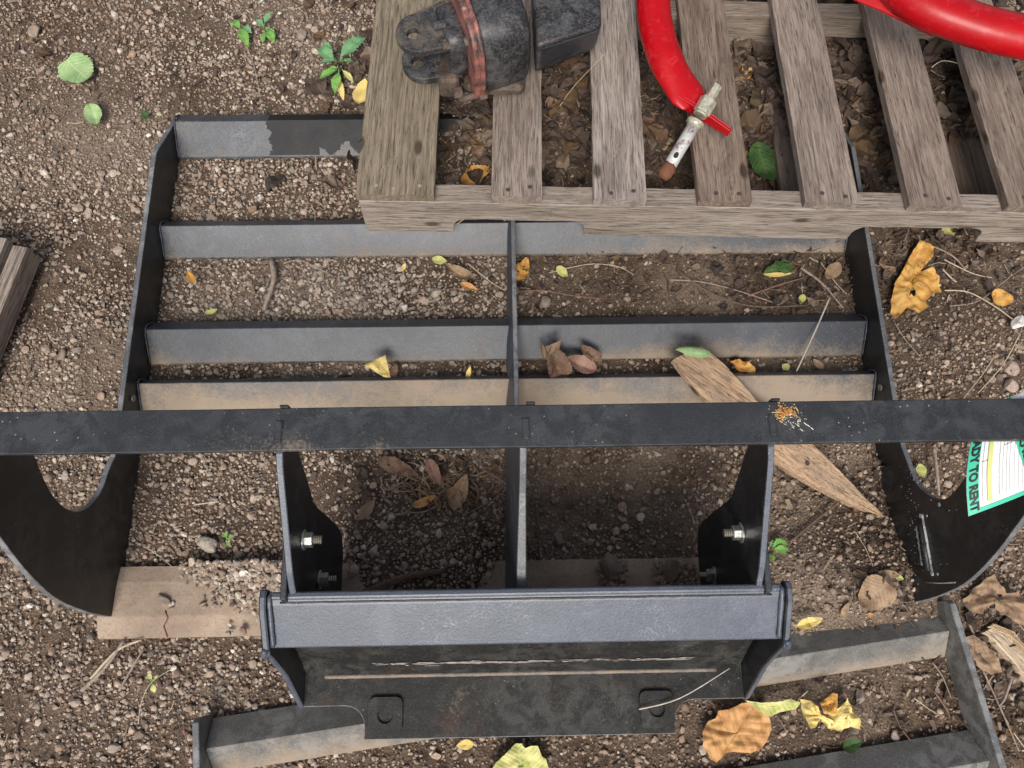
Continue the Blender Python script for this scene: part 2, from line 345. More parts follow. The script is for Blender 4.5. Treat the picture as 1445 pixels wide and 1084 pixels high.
def scatter_mesh(name, X, Y, R, sub, mat, sink=.35, rough=.07, cols=None, zadd=0.):
    pr, f = protos(sub, 24, rough); pr = np.array(pr); n = len(X); nv = pr.shape[1]
    idx = rng.integers(0, 24, n); a = rng.uniform(0, 2 * np.pi, n); tl = rng.normal(0, .35, n); tb = rng.normal(0, .35, n)
    P0 = pr[idx] * R[:, None, None]
    ca, sa = np.cos(a)[:, None], np.sin(a)[:, None]; ct, st = np.cos(tl)[:, None], np.sin(tl)[:, None]; cb, sb = np.cos(tb)[:, None], np.sin(tb)[:, None]
    x, y, z = P0[..., 0], P0[..., 1], P0[..., 2]
    y, z = y * ct - z * st, y * st + z * ct; x, z = x * cb + z * sb, -x * sb + z * cb
    x, y = x * ca - y * sa, x * sa + y * ca
    Z = np.array([gz(p, q) for p, q in zip(X, Y)]) + R * sink + zadd
    V = np.stack([x + X[:, None], y + Y[:, None], z + Z[:, None]], -1).reshape(-1, 3)
    Fa = (f[None] + (np.arange(n) * nv)[:, None, None]).reshape(-1, 3)
    me = bpy.data.meshes.new(name); me.vertices.add(len(V)); me.vertices.foreach_set('co', V.ravel())
    me.loops.add(Fa.size); me.loops.foreach_set('vertex_index', Fa.ravel().astype(np.int32))
    me.polygons.add(len(Fa)); me.polygons.foreach_set('loop_start', np.arange(0, Fa.size, 3, dtype=np.int32))
    sm = np.repeat(rng.random(n) < .12, len(f)); me.polygons.foreach_set('use_smooth', sm)
    ca_ = me.attributes.new('tone', 'FLOAT_COLOR', 'POINT')
    cc = np.concatenate([np.repeat(cols, nv, 0), np.ones((n * nv, 1))], 1); ca_.data.foreach_set('color', cc.ravel())
    me.materials.append(mat); me.update(); me.validate()
    o = bpy.data.objects.new(name, me); C.objects.link(o); return o
STONE, t, b = M('gravel_stone'); v = coords(t)
at = N(t, 'ShaderNodeAttribute', attribute_name='tone').outputs['Color']
c = mix(t, ramp(t, nz(t, 130, 5, .7, v), [(.40, .0), (.70, .6)]), at, (.12, .088, .068))
c = mix(t, ramp(t, nz(t, 500, 3, .7, v), [(.5, 0.), (.8, .4)]), c, (.42, .37, .33))
L(t, c, b.inputs['Base Color']); b.inputs['Roughness'].default_value = .85; b.inputs['Specular IOR Level'].default_value = .25
bump(t, b, nz(t, 420, 4, .7, v), .5, .0012)
PAL = 1.16 * np.array([1.02, 1.0, .945]) * np.array([(.34, .28, .235), (.28, .22, .18), (.42, .355, .30), (.23, .175, .14), (.37, .28, .23), (.27, .24, .215), (.50, .44, .385), (.16, .12, .10), (.31, .22, .175), (.60, .57, .52), (.13, .12, .11)])
PW = np.array([.17, .16, .13, .12, .10, .10, .06, .07, .05, .015, .025]); PW /= PW.sum()
def stone_cols(px, py, n):
    c = PAL[rng.choice(len(PAL), n, p=PW)] * rng.uniform(.8, 1.15, (n, 1))
    br = np.clip((px - 650) / 200, 0, 1)[:, None] * .42
    br = np.maximum(br, .45 * blob(px, py, 60, 60, 160, 160)[:, None])
    c = c * (1 - br) + (c * np.array([.72, .62, .54])) * br            # soil-stained stones on the right
    k = (blob(px, py, 520, 410, 230, 45))[:, None]; c = c * (1 - .25 * k) + .25 * k * np.array([.36, .35, .33])
    return c
def region(step, jit=.5):
    gx = np.arange(-1.32, 1.42, step); gy = np.arange(-.70, 1.16, step); X, Y = np.meshgrid(gx, gy); X = X.ravel(); Y = Y.ravel()
    X = X + rng.uniform(-jit, jit, len(X)) * step; Y = Y + rng.uniform(-jit, jit, len(Y)) * step
    px, py = proj_np(X, Y, np.zeros(len(X))); k = (px > -90) & (px < 1535) & (py > -90) & (py < 1175)
    return X[k], Y[k], px[k], py[k]
X, Y, px, py = region(.0073); g = stony(px, py); k = rng.random(len(X)) < g * 1.0
X, Y, px, py = X[k], Y[k], px[k], py[k]
R = rng.lognormal(0, .42, len(X)) * .0037 * (1 + .22 * blob(px, py, 480, 410, 260, 60) + .22 * blob(px, py, 400, 255, 160, 50) + .15 * blob(px, py, 290, 880, 200, 120)); R = np.clip(R, .0026, .0095)
tag(scatter_mesh('gravel', X, Y, R, 1, STONE, cols=stone_cols(px, py, len(X))), 'layer of small crushed brown-grey gravel', 'gravel', kind='stuff')
X, Y, px, py = region(.026); g = stony(px, py) + .12; k = rng.random(len(X)) < g * .42
X, Y, px, py = X[k], Y[k], px[k], py[k]; R = np.clip(rng.lognormal(0, .25, len(X)) * .0070, .005, .013) * (1 + .2 * blob(px, py, 480, 410, 260, 60))
tag(scatter_mesh('coarse_gravel', X, Y, R, 2, STONE, cols=stone_cols(px, py, len(X)), sink=.45), 'coarser stones mixed through the gravel', 'gravel', kind='stuff')
X, Y, px, py = region(.0105); k = rng.random(len(X)) < .55; X, Y, px, py = X[k], Y[k], px[k], py[k]
R = rng.uniform(.0012, .0026, len(X))
tag(scatter_mesh('grit', X, Y, R, 1, STONE, cols=stone_cols(px, py, len(X)), sink=.5), 'fine grit lying over the soil', 'grit', kind='stuff')

# ------------------------------------------------------------------ land leveler
LEV = empty('land_leveler', (0, 0, 0), 'large black steel grading frame with cross bars and bolted hitch, on the gravel', 'grading attachment')
side = [(.70, .0), (.70, .033), (.566, .100), (.525, .100), (.27, .094), (.016, .088), (-.07, .088), (-.11, .100), (-.15, .118), (-.175, .15), (-.187, .185), (-.184, .215), (-.165, .26), (-.135, .315), (-.115, .38), (-.11, .4505),
        (-.185, .4505), (-.215, .42), (-.26, .345), (-.285, .30), (-.308, .25), (-.326, .20), (-.338, .14), (-.345, .09), (-.349, .04), (-.350, -.004)]
def hires(poly, lo, hi, k=3):      # spline the curved stretch of an outline
    seg = [Vector((p[0], p[1], 0)) for p in poly[lo:hi]]; s = spline(seg, k)
    return poly[:lo] + [(p.x, p.y) for p in s] + poly[hi:]
side = hires(side, 6, 16); k = next(i for i, p in enumerate(side) if abs(p[0] + .185) < 1e-6 and p[1] > .45); side = hires(side, k, len(side))
XW = .727
sideL = [(.70, .0), (.70, .033), (.566, .100), (.525, .100), (.27, .094), (.016, .088)] + [tuple(hit(u, v_, 0, -XW)[1:]) for u, v_ in ((158, 645), (150, 662), (141, 688), (130, 706), (118, 717), (104, 722), (90, 718), (78, 708), (66, 692), (52, 664), (42, 640))] + [(-.108, .38), (-.10, .4505)]
sideL = hires(sideL, 6, len(sideL)) + side[k:]
for s in (-1, 1):
    sp = prism('side_plate', sideL if s < 0 else side, 0, s * XW - .005, s * XW + .005, [STEEL_DARK, EDGE], LEV, bevel=.001, dust=0.0)
    # cross-bar bolt seen low on the plate
    pos = hit(187, 562, 0, -XW + .006) if s < 0 else hit(1243, 547, 0, XW - .006)
    o = tube('bolt_head', [pos, pos + Vector((-s * .003, 0, 0))], .0065, STEEL_GREY, sp, n=10, smooth=False)
def angle_loop(yr, zr, yf, zf, yb, zb, t=.006, d0=.05, d1=.9, n=5):
    top = [(yr + (yf - yr) * i / n, zr + (zf - zr) * i / n, d0 + (d1 - d0) * (i / n) ** 1.6) for i in range(n + 1)]
    return [(yb, zb, .25), (yb + (yr - yb) * .5, zb + (zr - zb) * .5, .15)] + top + [(yf - .001, zf - t, d1), (yr, zr - t * 1.4, 0), (yb - .003, zb - t * .6, 0)]
ZR, ZF = .048, .008
for (yr, yf, yb, d0, d1, zbk) in ((.681, .617, .711, .36, .50, .030), (.425, .371, .452, .05, .92, .020), (.194, .136, .222, .05, 1.12, .018), (.082, .022, .098, .95, 1.5, .020)):
    y0 = yr
    cb = sweep('cross_bar', angle_loop(yr, ZR if d0 < .6 else .046, yf, ZF, yb, zbk, d0=d0, d1=d1), -XW + .0055, XW - .0055, 60, STEEL_CROSS, LEV, bevel=.0012)
    # weld bead closing each end of the bar
    for s in (-1, 1):
        pts = spline([(s * (XW - .007), yb, zbk), (s * (XW - .007), yr, ZR), (s * (XW - .007), yf, ZF)], 10)
        tube('weld_bead', pts, .0020, STEEL_CROSS, cb, n=6, jit=.3, dust=.3)
# bare-painted patch on the rear bar is a flat overspray of fresh black paint
pa = [P(372, 170.5, .0475), P(385, 163.5, .036), P(520, 164, .036), P(520, 214, .016), P(490, 207, .018), P(468, 215, .0145), P(455, 222.5, .009), P(374, 223.5, .0085), P(368, 205, .020), P(380, 190, .031)]
def on_bar1(p):
    yr, yf, yb = .681, .617, .711
    if p.y > yr: z = ZR + (p.y - yr) / (yb - yr) * (.030 - ZR)
    else: z = ZR + (yr - p.y) / (yr - yf) * (ZF - ZR)
    return (p.x, p.y, z)
def bar_patch(name, xa, xb, ya, yb_, edge, mat, parent):
    V = []; Fc = []; nx_, ny_ = 190, 44
    for i in range(nx_ + 1):
        for j in range(ny_ + 1):
            x = xa + (xb - xa) * i / nx_; y = ya + (yb_ - ya) * j / ny_
            q = on_bar1(Vector((x, y, 0))); V.append((q[0], q[1], q[2] + .0013))
    for i in range(nx_):
        for j in range(ny_):
            x = xa + (xb - xa) * (i + .5) / nx_; y = ya + (yb_ - ya) * (j + .5) / ny_
            if edge(x, y): Fc.append((i * (ny_ + 1) + j, (i + 1) * (ny_ + 1) + j, (i + 1) * (ny_ + 1) + j + 1, i * (ny_ + 1) + j + 1))
    return fixn(mk(name, V, Fc, mat, parent))
xl = P(372, 195, .03).x
bar1 = [o for o in C.objects if o.name.startswith('cross_bar')][0]
bar_patch('fresh_paint_patch', xl, -.10, .619, .707, lambda x, y: x > xl + .012 + .016 * mn.noise((y * 45, 0, 2)) + .006 * mn.noise((y * 260, x * 90, 2)) and not (x > P(452, 215, .01).x and y < .629 + .020 * mn.noise((x * 30, 0, 5)) + .006 * mn.noise((x * 220, y * 200, 5))), steel_mat('fresh_black_overspray', base=(.010, .011, .013), film=(.016, .017, .019), filmamt=.3, rough=.5, spec=.25, specks=.1), bar1)

rib = [(.705, .004), (.705, .052), (.66, .085), (.0, .088), (-.02, .10), (-.05, .44), (-.06, .452), (-.150, .450), (-.20, .385), (-.30, .315), (-.335, .30), (-.335, .004)]
prism('centre_rib', [(y, z) for y, z in rib[:5]] + [(-.055, .12), (-.075, .30), (-.088, .452)] + rib[7:], 0, .0070, .0165, [STEEL_CROSS, EDGE], LEV, dust=.35)
for q in [o for o in LEV.children if o.name.startswith('centre_rib')][0].data.vertices:
    if q.co.y < -.03 and q.co.x < .012: q.co.x -= .022 * (1 - min(1, q.co.z / .40))
# long flat top bar and the tabs that come up through it
YB0, YB1, ZB = -.1494, -.0909, .460
XO = .0162; WB = .3325
def topbar():
    n = 60; loop = [(YB0, ZB, .25), (YB0 + .004, ZB, .2)] + [(YB0 + (YB1 - YB0) * q, ZB, .12 - .10 * q) for q in (.25, .5, .75)] + [(YB1, ZB, .02), (YB1, ZB - .010, .05), (YB0, ZB - .010, .3)]
    tilt = math.tan(.0155)
    return sweep('top_bar', loop, -.86, .92, n, STEEL_BAR, LEV, bevel=.0012, wob=.0008)
tb = topbar()
for (xx, yy) in ((393, 609), (742, 605), (1090, 600)):
    p = P(xx, yy, ZB)
    box('slot_frame', (p.x - .0058, p.y - .0155, ZB - .001), (p.x + .0058, p.y + .0155, ZB + .0006), STEEL_DARK, tb, bevel=0)
    box('tab', (p.x - .0044, p.y - .0140, ZB - .012), (p.x + .0044, p.y + .0140, ZB + .0022), STEEL_BAR, tb, bevel=.0008, dust=.05)
    q = P(xx + 7, 577, ZB + .004)
    box('clip', (q.x - .006, YB1, ZB - .012), (q.x + .006, YB1 + .004, ZB + .003), STEEL_DARK, tb, bevel=.0008)

# bolted brackets
THREAD, t, b = M('dull_thread_steel'); b.inputs['Base Color'].default_value = (.30, .27, .22, 1); b.inputs['Metallic'].default_value = .8; b.inputs['Roughness'].default_value = .45
def nut(parent, c, d, r=.0115, mat=ZINC):
    """c = centre on the plate face, d = outward unit x direction"""
    def ring(name, x0, x1, rr, n, m):
        V = []; Fc = []
        for x in (x0, x1):
            for k in range(n): a = 2 * math.pi * k / n + .3; V.append((c.x + d * x, c.y + math.cos(a) * rr, c.z + math.sin(a) * rr))
        Fc = [(k, (k + 1) % n, n + (k + 1) % n, n + k) for k in range(n)] + [tuple(range(n))[::-1], tuple(range(n, 2 * n))]
        return fixn(mk(name, V, Fc, m, parent, bevel=.0008))
    ring('washer', 0, .003, r * 1.35, 20, mat); ring('nut', .003, .0145, r, 6, mat)
    V = []; n = 10; k = 9
    for i in range(k):
        rr = r * (.56 if i % 2 else .48)
        for j in range(n): a = 2 * math.pi * j / n; V.append((c.x + d * (.0145 + .0016 * i), c.y + math.cos(a) * rr, c.z + math.sin(a) * rr))
    Fc = [(i * n + j, i * n + (j + 1) % n, (i + 1) * n + (j + 1) % n, (i + 1) * n + j) for i in range(k - 1) for j in range(n)] + [tuple(range((k - 1) * n, k * n))]
    fixn(mk('bolt_thread', V, Fc, THREAD, parent))
brk = [(-.098, .4495), (-.152, .4495), (-.17, .443), (-.303, .358), (-.335, .33), (-.335, .022), (-.245, .022), (-.214, .040), (-.203, .075), (-.196, .16), (-.1925, .235), (-.188, .265), (-.150, .335), (-.128, .375), (-.108, .43)]
for s in (-1, 1):
    x = XO + s * WB
    bp = prism('bracket', brk, 0, x - .0048, x + .0048, [STEEL_DARK, STEEL_LIP], LEV, dust=0)
    ear = prism('ear', [(-.236, .328), (-.262, .349), (-.337, .345), (-.40, .12), (-.36, .06), (-.25, .12)], 0, x + s * .006, x + s * .015, [STEEL_DARK, STEEL], bp, dust=0)
    for (u, vv) in (((435, 762), (457, 818)) if s < 0 else ((1040, 752), (1003, 812))):
        c0 = hit(u, vv, 0, x - s * .012); c0.x = x - s * .0048
        nut(bp, c0, -s)
# quick-attach hitch
HT = prism('hitch_back_plate', [(-.334, .316), (-.343, .318), (-.452, .092), (-.445, .084)], 0, XO - .362, XO + .362, STEEL_FLANGE, LEV, dust=.25)
tag(HT, 'black hitch plate with a bright scrape line along its lower fold')
lip_loop = [(-.3255, .326, .1), (-.327, .335, .25), (-.3345, .3365, .05), (-.3375, .3335, .0), (-.345, .3300, .0)] + [(-.345 - .057 * q, .3300 - .036 * q, .05 + .30 * max(q - .55, 0)) for q in (.25, .5, .75, .9, 1)] + [(-.4025, .288, .5), (-.345, .322, 0), (-.331, .322, 0)]
lip = sweep('hitch_lip', lip_loop, XO - .366, XO + .366, 50, STEEL_LIP, LEV, bevel=.0014)
wl = tube('weld_seam', [(XO - .35 + .7 * i / 60, -.3405 + .0006 * mn.noise((i * .7, 0, 0)), .3308) for i in range(61)], .0022, STEEL_DARK, lip, n=6)
ends = [(-.322, .325), (-.323, .339), (-.334, .343), (-.352, .340), (-.404, .308), (-.413, .300), (-.417, .284), (-.445, .200), (-.500, .088), (-.503, .070), (-.455, .066), (-.36, .23), (-.335, .30)]
for s in (-1, 1):
    x = XO + s * .3725
    ep = prism('end_plate', ends, 0, x - .0048, x + .0048, [STEEL_DARK, STEEL_LIP], LEV, bevel=.002, dust=.05)
    pts = spline([(x - s * .0085, -.331, .334), (x - s * .0085, -.345, .333), (x - s * .0085, -.400, .300)], 8)
    tube('weld_bead', pts, .0036, STEEL_LIP, ep, n=8, jit=.15)
    tube('corner_weld', spline([(x, -.405, .309), (x + s * .004, -.411, .300), (x + s * .003, -.414, .288)], 4), .0048, STEEL_LIP, ep, n=8, jit=.2)
def arc(cx_, cy_, r, a0, a1, n=6): return [(cx_ + r * math.cos(math.radians(a0 + (a1 - a0) * i / n)), cy_ + r * math.sin(math.radians(a0 + (a1 - a0) * i / n))) for i in range(n + 1)]
xl0, xr0 = -.352, .384; xl1, xr1 = -.2495, .2650
fl = [(xl0, -.446), (xl0, -.500)] + arc(xl1 - .034, -.534, .034, 90, 0) + [(xl1, -.552), (xr1, -.552)] + arc(xr1 + .034, -.534, .034, 180, 90) + [(xr0, -.500), (xr0, -.446)]
flo = prism('bottom_flange', fl, 2, .075, .085, [STEEL_FLANGE, EDGE], LEV, bevel=.001, dust=.32)
tube('scraped_fold', [(XO - .335 + .66 * i / 80, -.4535, .0865 + .0008 * mn.noise((i * .31, 0, 0))) for i in range(81)], [.0036 + .0018 * abs(mn.noise((i * .4, 3, 0))) for i in range(81)], STEEL_CROSS, flo, n=6, dust=.95)
V = []; Fc = []; r5 = random.Random(5)
for i in range(150):
    x = XO - .25 + .51 * r5.random() ** .95; ln = r5.uniform(.006, .034); w_ = r5.uniform(.0004, .0019) * (1.3 if x < .05 else .8); yy = -.4318 + r5.gauss(0, .0011); zz = .1335 + (yy + .4318) * 2.07; k = len(V)
    for (f, g) in ((0, 0), (.3, 1), (.65, .8), (1, 0)):
        for sg in (-1, 1): V.append((x + ln * f, yy + sg * w_ * g * .43 - .0018 - i * 1e-6, zz + sg * w_ * g * .9 + .001))
    Fc += [(k + 2 * q, k + 2 * q + 2, k + 2 * q + 3, k + 2 * q + 1) for q in range(3)]
mk('bare_scrape', V, Fc, SCRATCH, HT)
# square lock pads with a round hole
for (u0, v0, u1, v1) in ((520, 988, 567, 1031), (903, 979, 951, 1022)):
    a = P(u0, v1, .09); c = P(u1, v0, .09); cx_, cy_ = (a.x + c.x) / 2, (a.y + c.y) / 2; h = .0285; r = .0125
    n = 32; outer = []
    for k in range(n):
        an = 2 * math.pi * k / n; q = max(abs(math.cos(an)), abs(math.sin(an))); rr = min(h / q, h * 1.27); outer.append((cx_ + rr * math.cos(an), cy_ + rr * math.sin(an)))
    inner = [(cx_ + r * math.cos(2 * math.pi * k / n), cy_ + r * math.sin(2 * math.pi * k / n)) for k in range(n)]
    V = [(x, y, .0862) for x, y in outer] + [(x, y, .0915) for x, y in outer] + [(x, y, .0915) for x, y in inner] + [(x, y, .0862) for x, y in inner]
    Fc = []
    for k in range(n):
        j = (k + 1) % n
        Fc += [(k, j, n + j, n + k), (n + k, n + j, 2 * n + j, 2 * n + k), (2 * n + k, 2 * n + j, 3 * n + j, 3 * n + k)]
    pad = fixn(mk('lock_pad', V, Fc, STEEL_FLANGE, flo, dust=[.3] * len(V), bevel=.0006))
    prism('pin_hole', inner, 2, .0852, .0872, STEEL_FLANGE, pad, bevel=0)
# buried cutting strip, folded along its front
def strip():
    V = []; D = []; L_ = [(-.262, .010), (-.29, .0175), (-.32, .0195), (-.349, .0205), (-.352, .0200), (-.387, .006), (-.388, -.004)]
    n = 90
    for i in range(n + 1):
        x = -.748 + 1.47 * i / n
        for (y, z) in L_: V.append((x, y + .001 * mn.noise((x * 20, y * 9, 0)), z + .0015 * mn.noise((x * 9, y * 20, 4)))); D.append(1.6)
    m = len(L_); Fc = [(i * m + j, (i + 1) * m + j, (i + 1) * m + j + 1, i * m + j + 1) for i in range(n) for j in range(m - 1)]
    o = fixn(mk('cutting_strip', V, Fc, DUSTY, LEV, dust=D))
    so = o.modifiers.new('thick', 'SOLIDIFY'); so.thickness = .008; so.offset = -1
    tag(o, 'half buried strip coated in tan dust'); return o
DUSTY, t, b = M('caked_tan_dust'); v = coords(t)
c = mix(t, ramp(t, nz(t, 10, 6, .6, v), [(.35, 0.), (.65, 1.)]), (.245, .185, .14), (.37, .29, .22))
c = mix(t, ramp(t, nz(t, 55, 7, .75, v), [(.62, 0.), (.74, .7)]), c, (.10, .068, .048))
c = mix(t, ramp(t, nz(t, 170, 6, .75, v), [(.50, 0.), (.66, .6)]), c, (.16, .11, .08))
L(t, c, b.inputs['Base Color']); b.inputs['Roughness'].default_value = .95
p = bump(t, b, nz(t, 240, 5, .7, v), .6, .0012); bump(t, b, nz(t, 22, 5, .6, v), .4, .004, p)
stp = strip()
for s, pts in ((1, [(233, 862), (237, 872), (231, 884), (236, 899)]),):
    tube('crack', [P(u, vv, .021 - .013 * max(0, (vv - 870) / 28)) for u, vv in pts], .0012, RUST, stp, n=5)
# weld marks on the right wing
XR = XW - .0055
def onw(u, v_): return hit(u, v_, 0, XR - .001)
wr = [o for o in LEV.children if o.name.startswith('side_plate')][1]
wing_w = steel_mat('bright_weld', base=(.10, .10, .105), film=(.5, .5, .5), filmamt=.9, rough=.35)
tube('weld_bead', spline([onw(1301, 726), onw(1308, 765), onw(1316, 812)], 8), .0022, wing_w, wr, n=6, jit=.1)
tube('slot_bar', [onw(1300, 735) + Vector((-.002, 0, 0)), onw(1312, 806) + Vector((-.002, 0, 0))], .0052, STEEL_DARK, wr, n=6)
tube('weld_bead', [onw(1293 + 8 * i / 14, 743 + 55 * i / 14) + Vector((0, 0, .001 * (i % 2))) for i in range(15)], .0016, wing_w, wr, n=6, jit=.6)
tube('weld_bead', [onw(1307, 822), onw(1328, 823), onw(1348, 822)], .0012, wing_w, wr, n=5, jit=.3)
r6 = random.Random(2)
for u, v_, r in [(1268 + r6.random() * 26 + (q_ * .25), 655 + q_ * 3.2, r6.uniform(.0005, .0012)) for q_ in range(50)] + [(r6.uniform(1290, 1350), r6.uniform(700, 830), .0007) for q_ in range(14)]:
    c0 = onw(u, v_); tube('paint_chip', [c0 + Vector((.0012, 0, 0)), c0], r, wing_w, wr, n=5, smooth=False)
for u, v_, r in ((1299, 728, .0045), (1308, 728, .0025), (1315, 809, .005), (1323, 810, .0025), (1325, 712, .004)):
    c0 = onw(u, v_); bm = bmesh.new(); bmesh.ops.create_icosphere(bm, subdivisions=2, radius=r); me = bpy.data.meshes.new('weld_spot'); bm.to_mesh(me); bm.free(); me.materials.append(wing_w)
    o = bpy.data.objects.new('weld_spot', me); C.objects.link(o); o.parent = wr; o.location = c0; o.scale = (.4, 1, 1)

# ------------------------------------------------------------------ second frame, lower right
ang = math.atan2(-.399 + .567, .781 + .522)
FR = empty('steel_frame', (-.5225, -.567, 0), 'faded grey steel frame with two visible cross bars, lying askew under the hitch', 'steel frame', (0, 0, ang))
LB = 1.308
for k, y0 in enumerate((0, -.212, -.43)):
    sweep('cross_bar', angle_loop(y0, .045, y0 - .044, .005, y0 + .046, .008, d0=.35, d1=1.0), .0, LB, 50, STEEL_GREY, FR, bevel=.0012)
for x in (-.006, LB + .006):
    prism('side_plate', [(.052, .0), (.052, .060), (.046, .070), (-.60, .070), (-.60, .0)], 0, x - .0055, x + .0055, [STEEL_GREY, EDGE], FR, dust=.1)

# ------------------------------------------------------------------ wood boards
def board(name, L_, W, T, mat, parent=None, seed=0, nx_=12, ny_=26, cracks=(), edge=.0012, bow=0., notch=None):
    """length along +y from 0, width 0..W on x, top at z=0"""
    V = []; Fc = []; rs = random.Random(seed)
    ridge = [rs.uniform(-.0005, .0006) for _ in range(nx_ + 1)]
    def top(i, j):
        x = W * i / nx_; y = L_ * j / ny_
        e = edge * mn.noise((y * 18, seed * 7.1, 2.)) + edge * .6 * mn.noise((y * 70, seed * 3.1, 2.))
        xx = x + e * (1 - 2 * (i / nx_)) + bow * math.sin(math.pi * y / L_)
        z = ridge[i] + .0010 * mn.noise((x * 40, y * 7, seed)) - (.0012 if i in (0, nx_) else 0)
        for (cx_, y0, y1, dp) in cracks:
            if abs(x - cx_ - .003 * mn.noise((y * 20, 1, seed))) < W / nx_ * .55 and y0 <= y <= y1: z -= dp
        yy = y + (.0015 * mn.noise((x * 90, seed, 0)) if j in (0, ny_) else 0)
        return (xx, yy, z)
    for j in range(ny_ + 1):
        for i in range(nx_ + 1): V.append(top(i, j))
    n0 = len(V)
    for j in range(ny_ + 1):
        for i in (0, nx_): a = V[j * (nx_ + 1) + i]; V.append((a[0], a[1], -T))
    Fc = [(j * (nx_ + 1) + i, j * (nx_ + 1) + i + 1, (j + 1) * (nx_ + 1) + i + 1, (j + 1) * (nx_ + 1) + i) for j in range(ny_) for i in range(nx_)]
    for j in range(ny_):
        Fc.append((j * (nx_ + 1), (j + 1) * (nx_ + 1), n0 + 2 * j + 2, n0 + 2 * j))
        Fc.append((j * (nx_ + 1) + nx_, n0 + 2 * j + 1, n0 + 2 * j + 3, (j + 1) * (nx_ + 1) + nx_))
        Fc.append((n0 + 2 * j, n0 + 2 * j + 2, n0 + 2 * j + 3, n0 + 2 * j + 1))
    Fc.append(tuple(range(nx_ + 1)) + (n0 + 1, n0)); Fc.append(tuple(range(ny_ * (nx_ + 1), (ny_ + 1) * (nx_ + 1)))[::-1] + (n0 + 2 * ny_, n0 + 2 * ny_ + 1))
    return fixn(mk(name, V, Fc, mat, parent))
NAIL, t, b = M('nail_head_steel'); b.inputs['Base Color'].default_value = (.10, .075, .06, 1); b.inputs['Metallic'].default_value = .5; b.inputs['Roughness'].default_value = .6
def nail(parent, x, y, z, r=.0042, mat=NAIL):
    return tube('nail', [(x, y, z - .004), (x, y, z + .0008)], r, mat, parent, n=10, smooth=False)

# pallet: near edge lies on the leveler, far edge sinks to the ground
PT = Vector((-.2815, .3945, .210)); pax = Vector((1.244, -.039, 0)).normalized(); tilt = math.radians(5.6)
pay = Vector((-pax.y, pax.x, 0)) * math.cos(tilt) + Vector((0, 0, -math.sin(tilt))); paz = pax.cross(pay)
PM = Matrix((pax, pay, paz)).transposed()
PH = .118
PAL_ = empty('wooden_pallet', PT + PM @ Vector((0, 0, -PH)), 'weathered grey wooden pallet with notched stringer, its edge resting on the black grading frame', 'pallet', PM.to_euler())
def pl(u, v_, zl):     # photograph point -> pallet coordinates on the plane z_local = zl (0 = underside)
    d = RM @ Vector(((u - CX) / F, -(v_ - CY) / F, -1)); o0 = PM.transposed() @ (O - PAL_.location); dd = PM.transposed() @ d
    return o0 + dd * ((zl - o0.z) / dd.z)
top = PH; tstr = PH - .020
bw = ((502, 612, 'b'), (693, 765, 'a'), (838, 912, 'a'), (986, 1061, 'a'), (1136, 1212, 'a'), (1281, 1357, 'a'), (1419, 1496, 'a'))
crk = {0: [(.055, 0, .09, .004)], 2: [(.040, 0, .11, .004)], 3: [(.062, 0, .3, .003)], 4: [(.05, .03, .36, .0025)], 6: [(.062, 0, .5, .003)]}
NAILR, t, b = M('bright_nail_head'); b.inputs['Base Color'].default_value = (.5, .45, .35, 1); b.inputs['Metallic'].default_value = .6; b.inputs['Roughness'].default_value = .5
for i, (u0, u1, kd) in enumerate(bw):
    a = pl(u0, 274, top); c = pl(u1, 274 + (9 if i > 3 else 3), top); wd = c.x - a.x
    bo = board('deck_board', 1.02, wd, .0195, WOOD_B if kd == 'b' else WOOD, PAL_, seed=i + 3, cracks=crk.get(i, ()), bow=.004 * (i % 3 - 1), ny_=44)
    bo.location = (a.x, .0015 + .0015 * math.sin(i * 2.2) , top); bo.rotation_euler = (0, 0, .004 * math.sin(i * 1.7))
    if kd == 'b': tag(bo, 'wide olive-brown deck board'); nails = (.25, .48, .81)
    else: nails = (.33, .76)
    for q in nails: nail(bo, wd * q, .017 + .004 * math.sin(i + q * 9), .0002, .0036 if kd == 'b' else .0042, NAILR if kd == 'b' else NAIL)
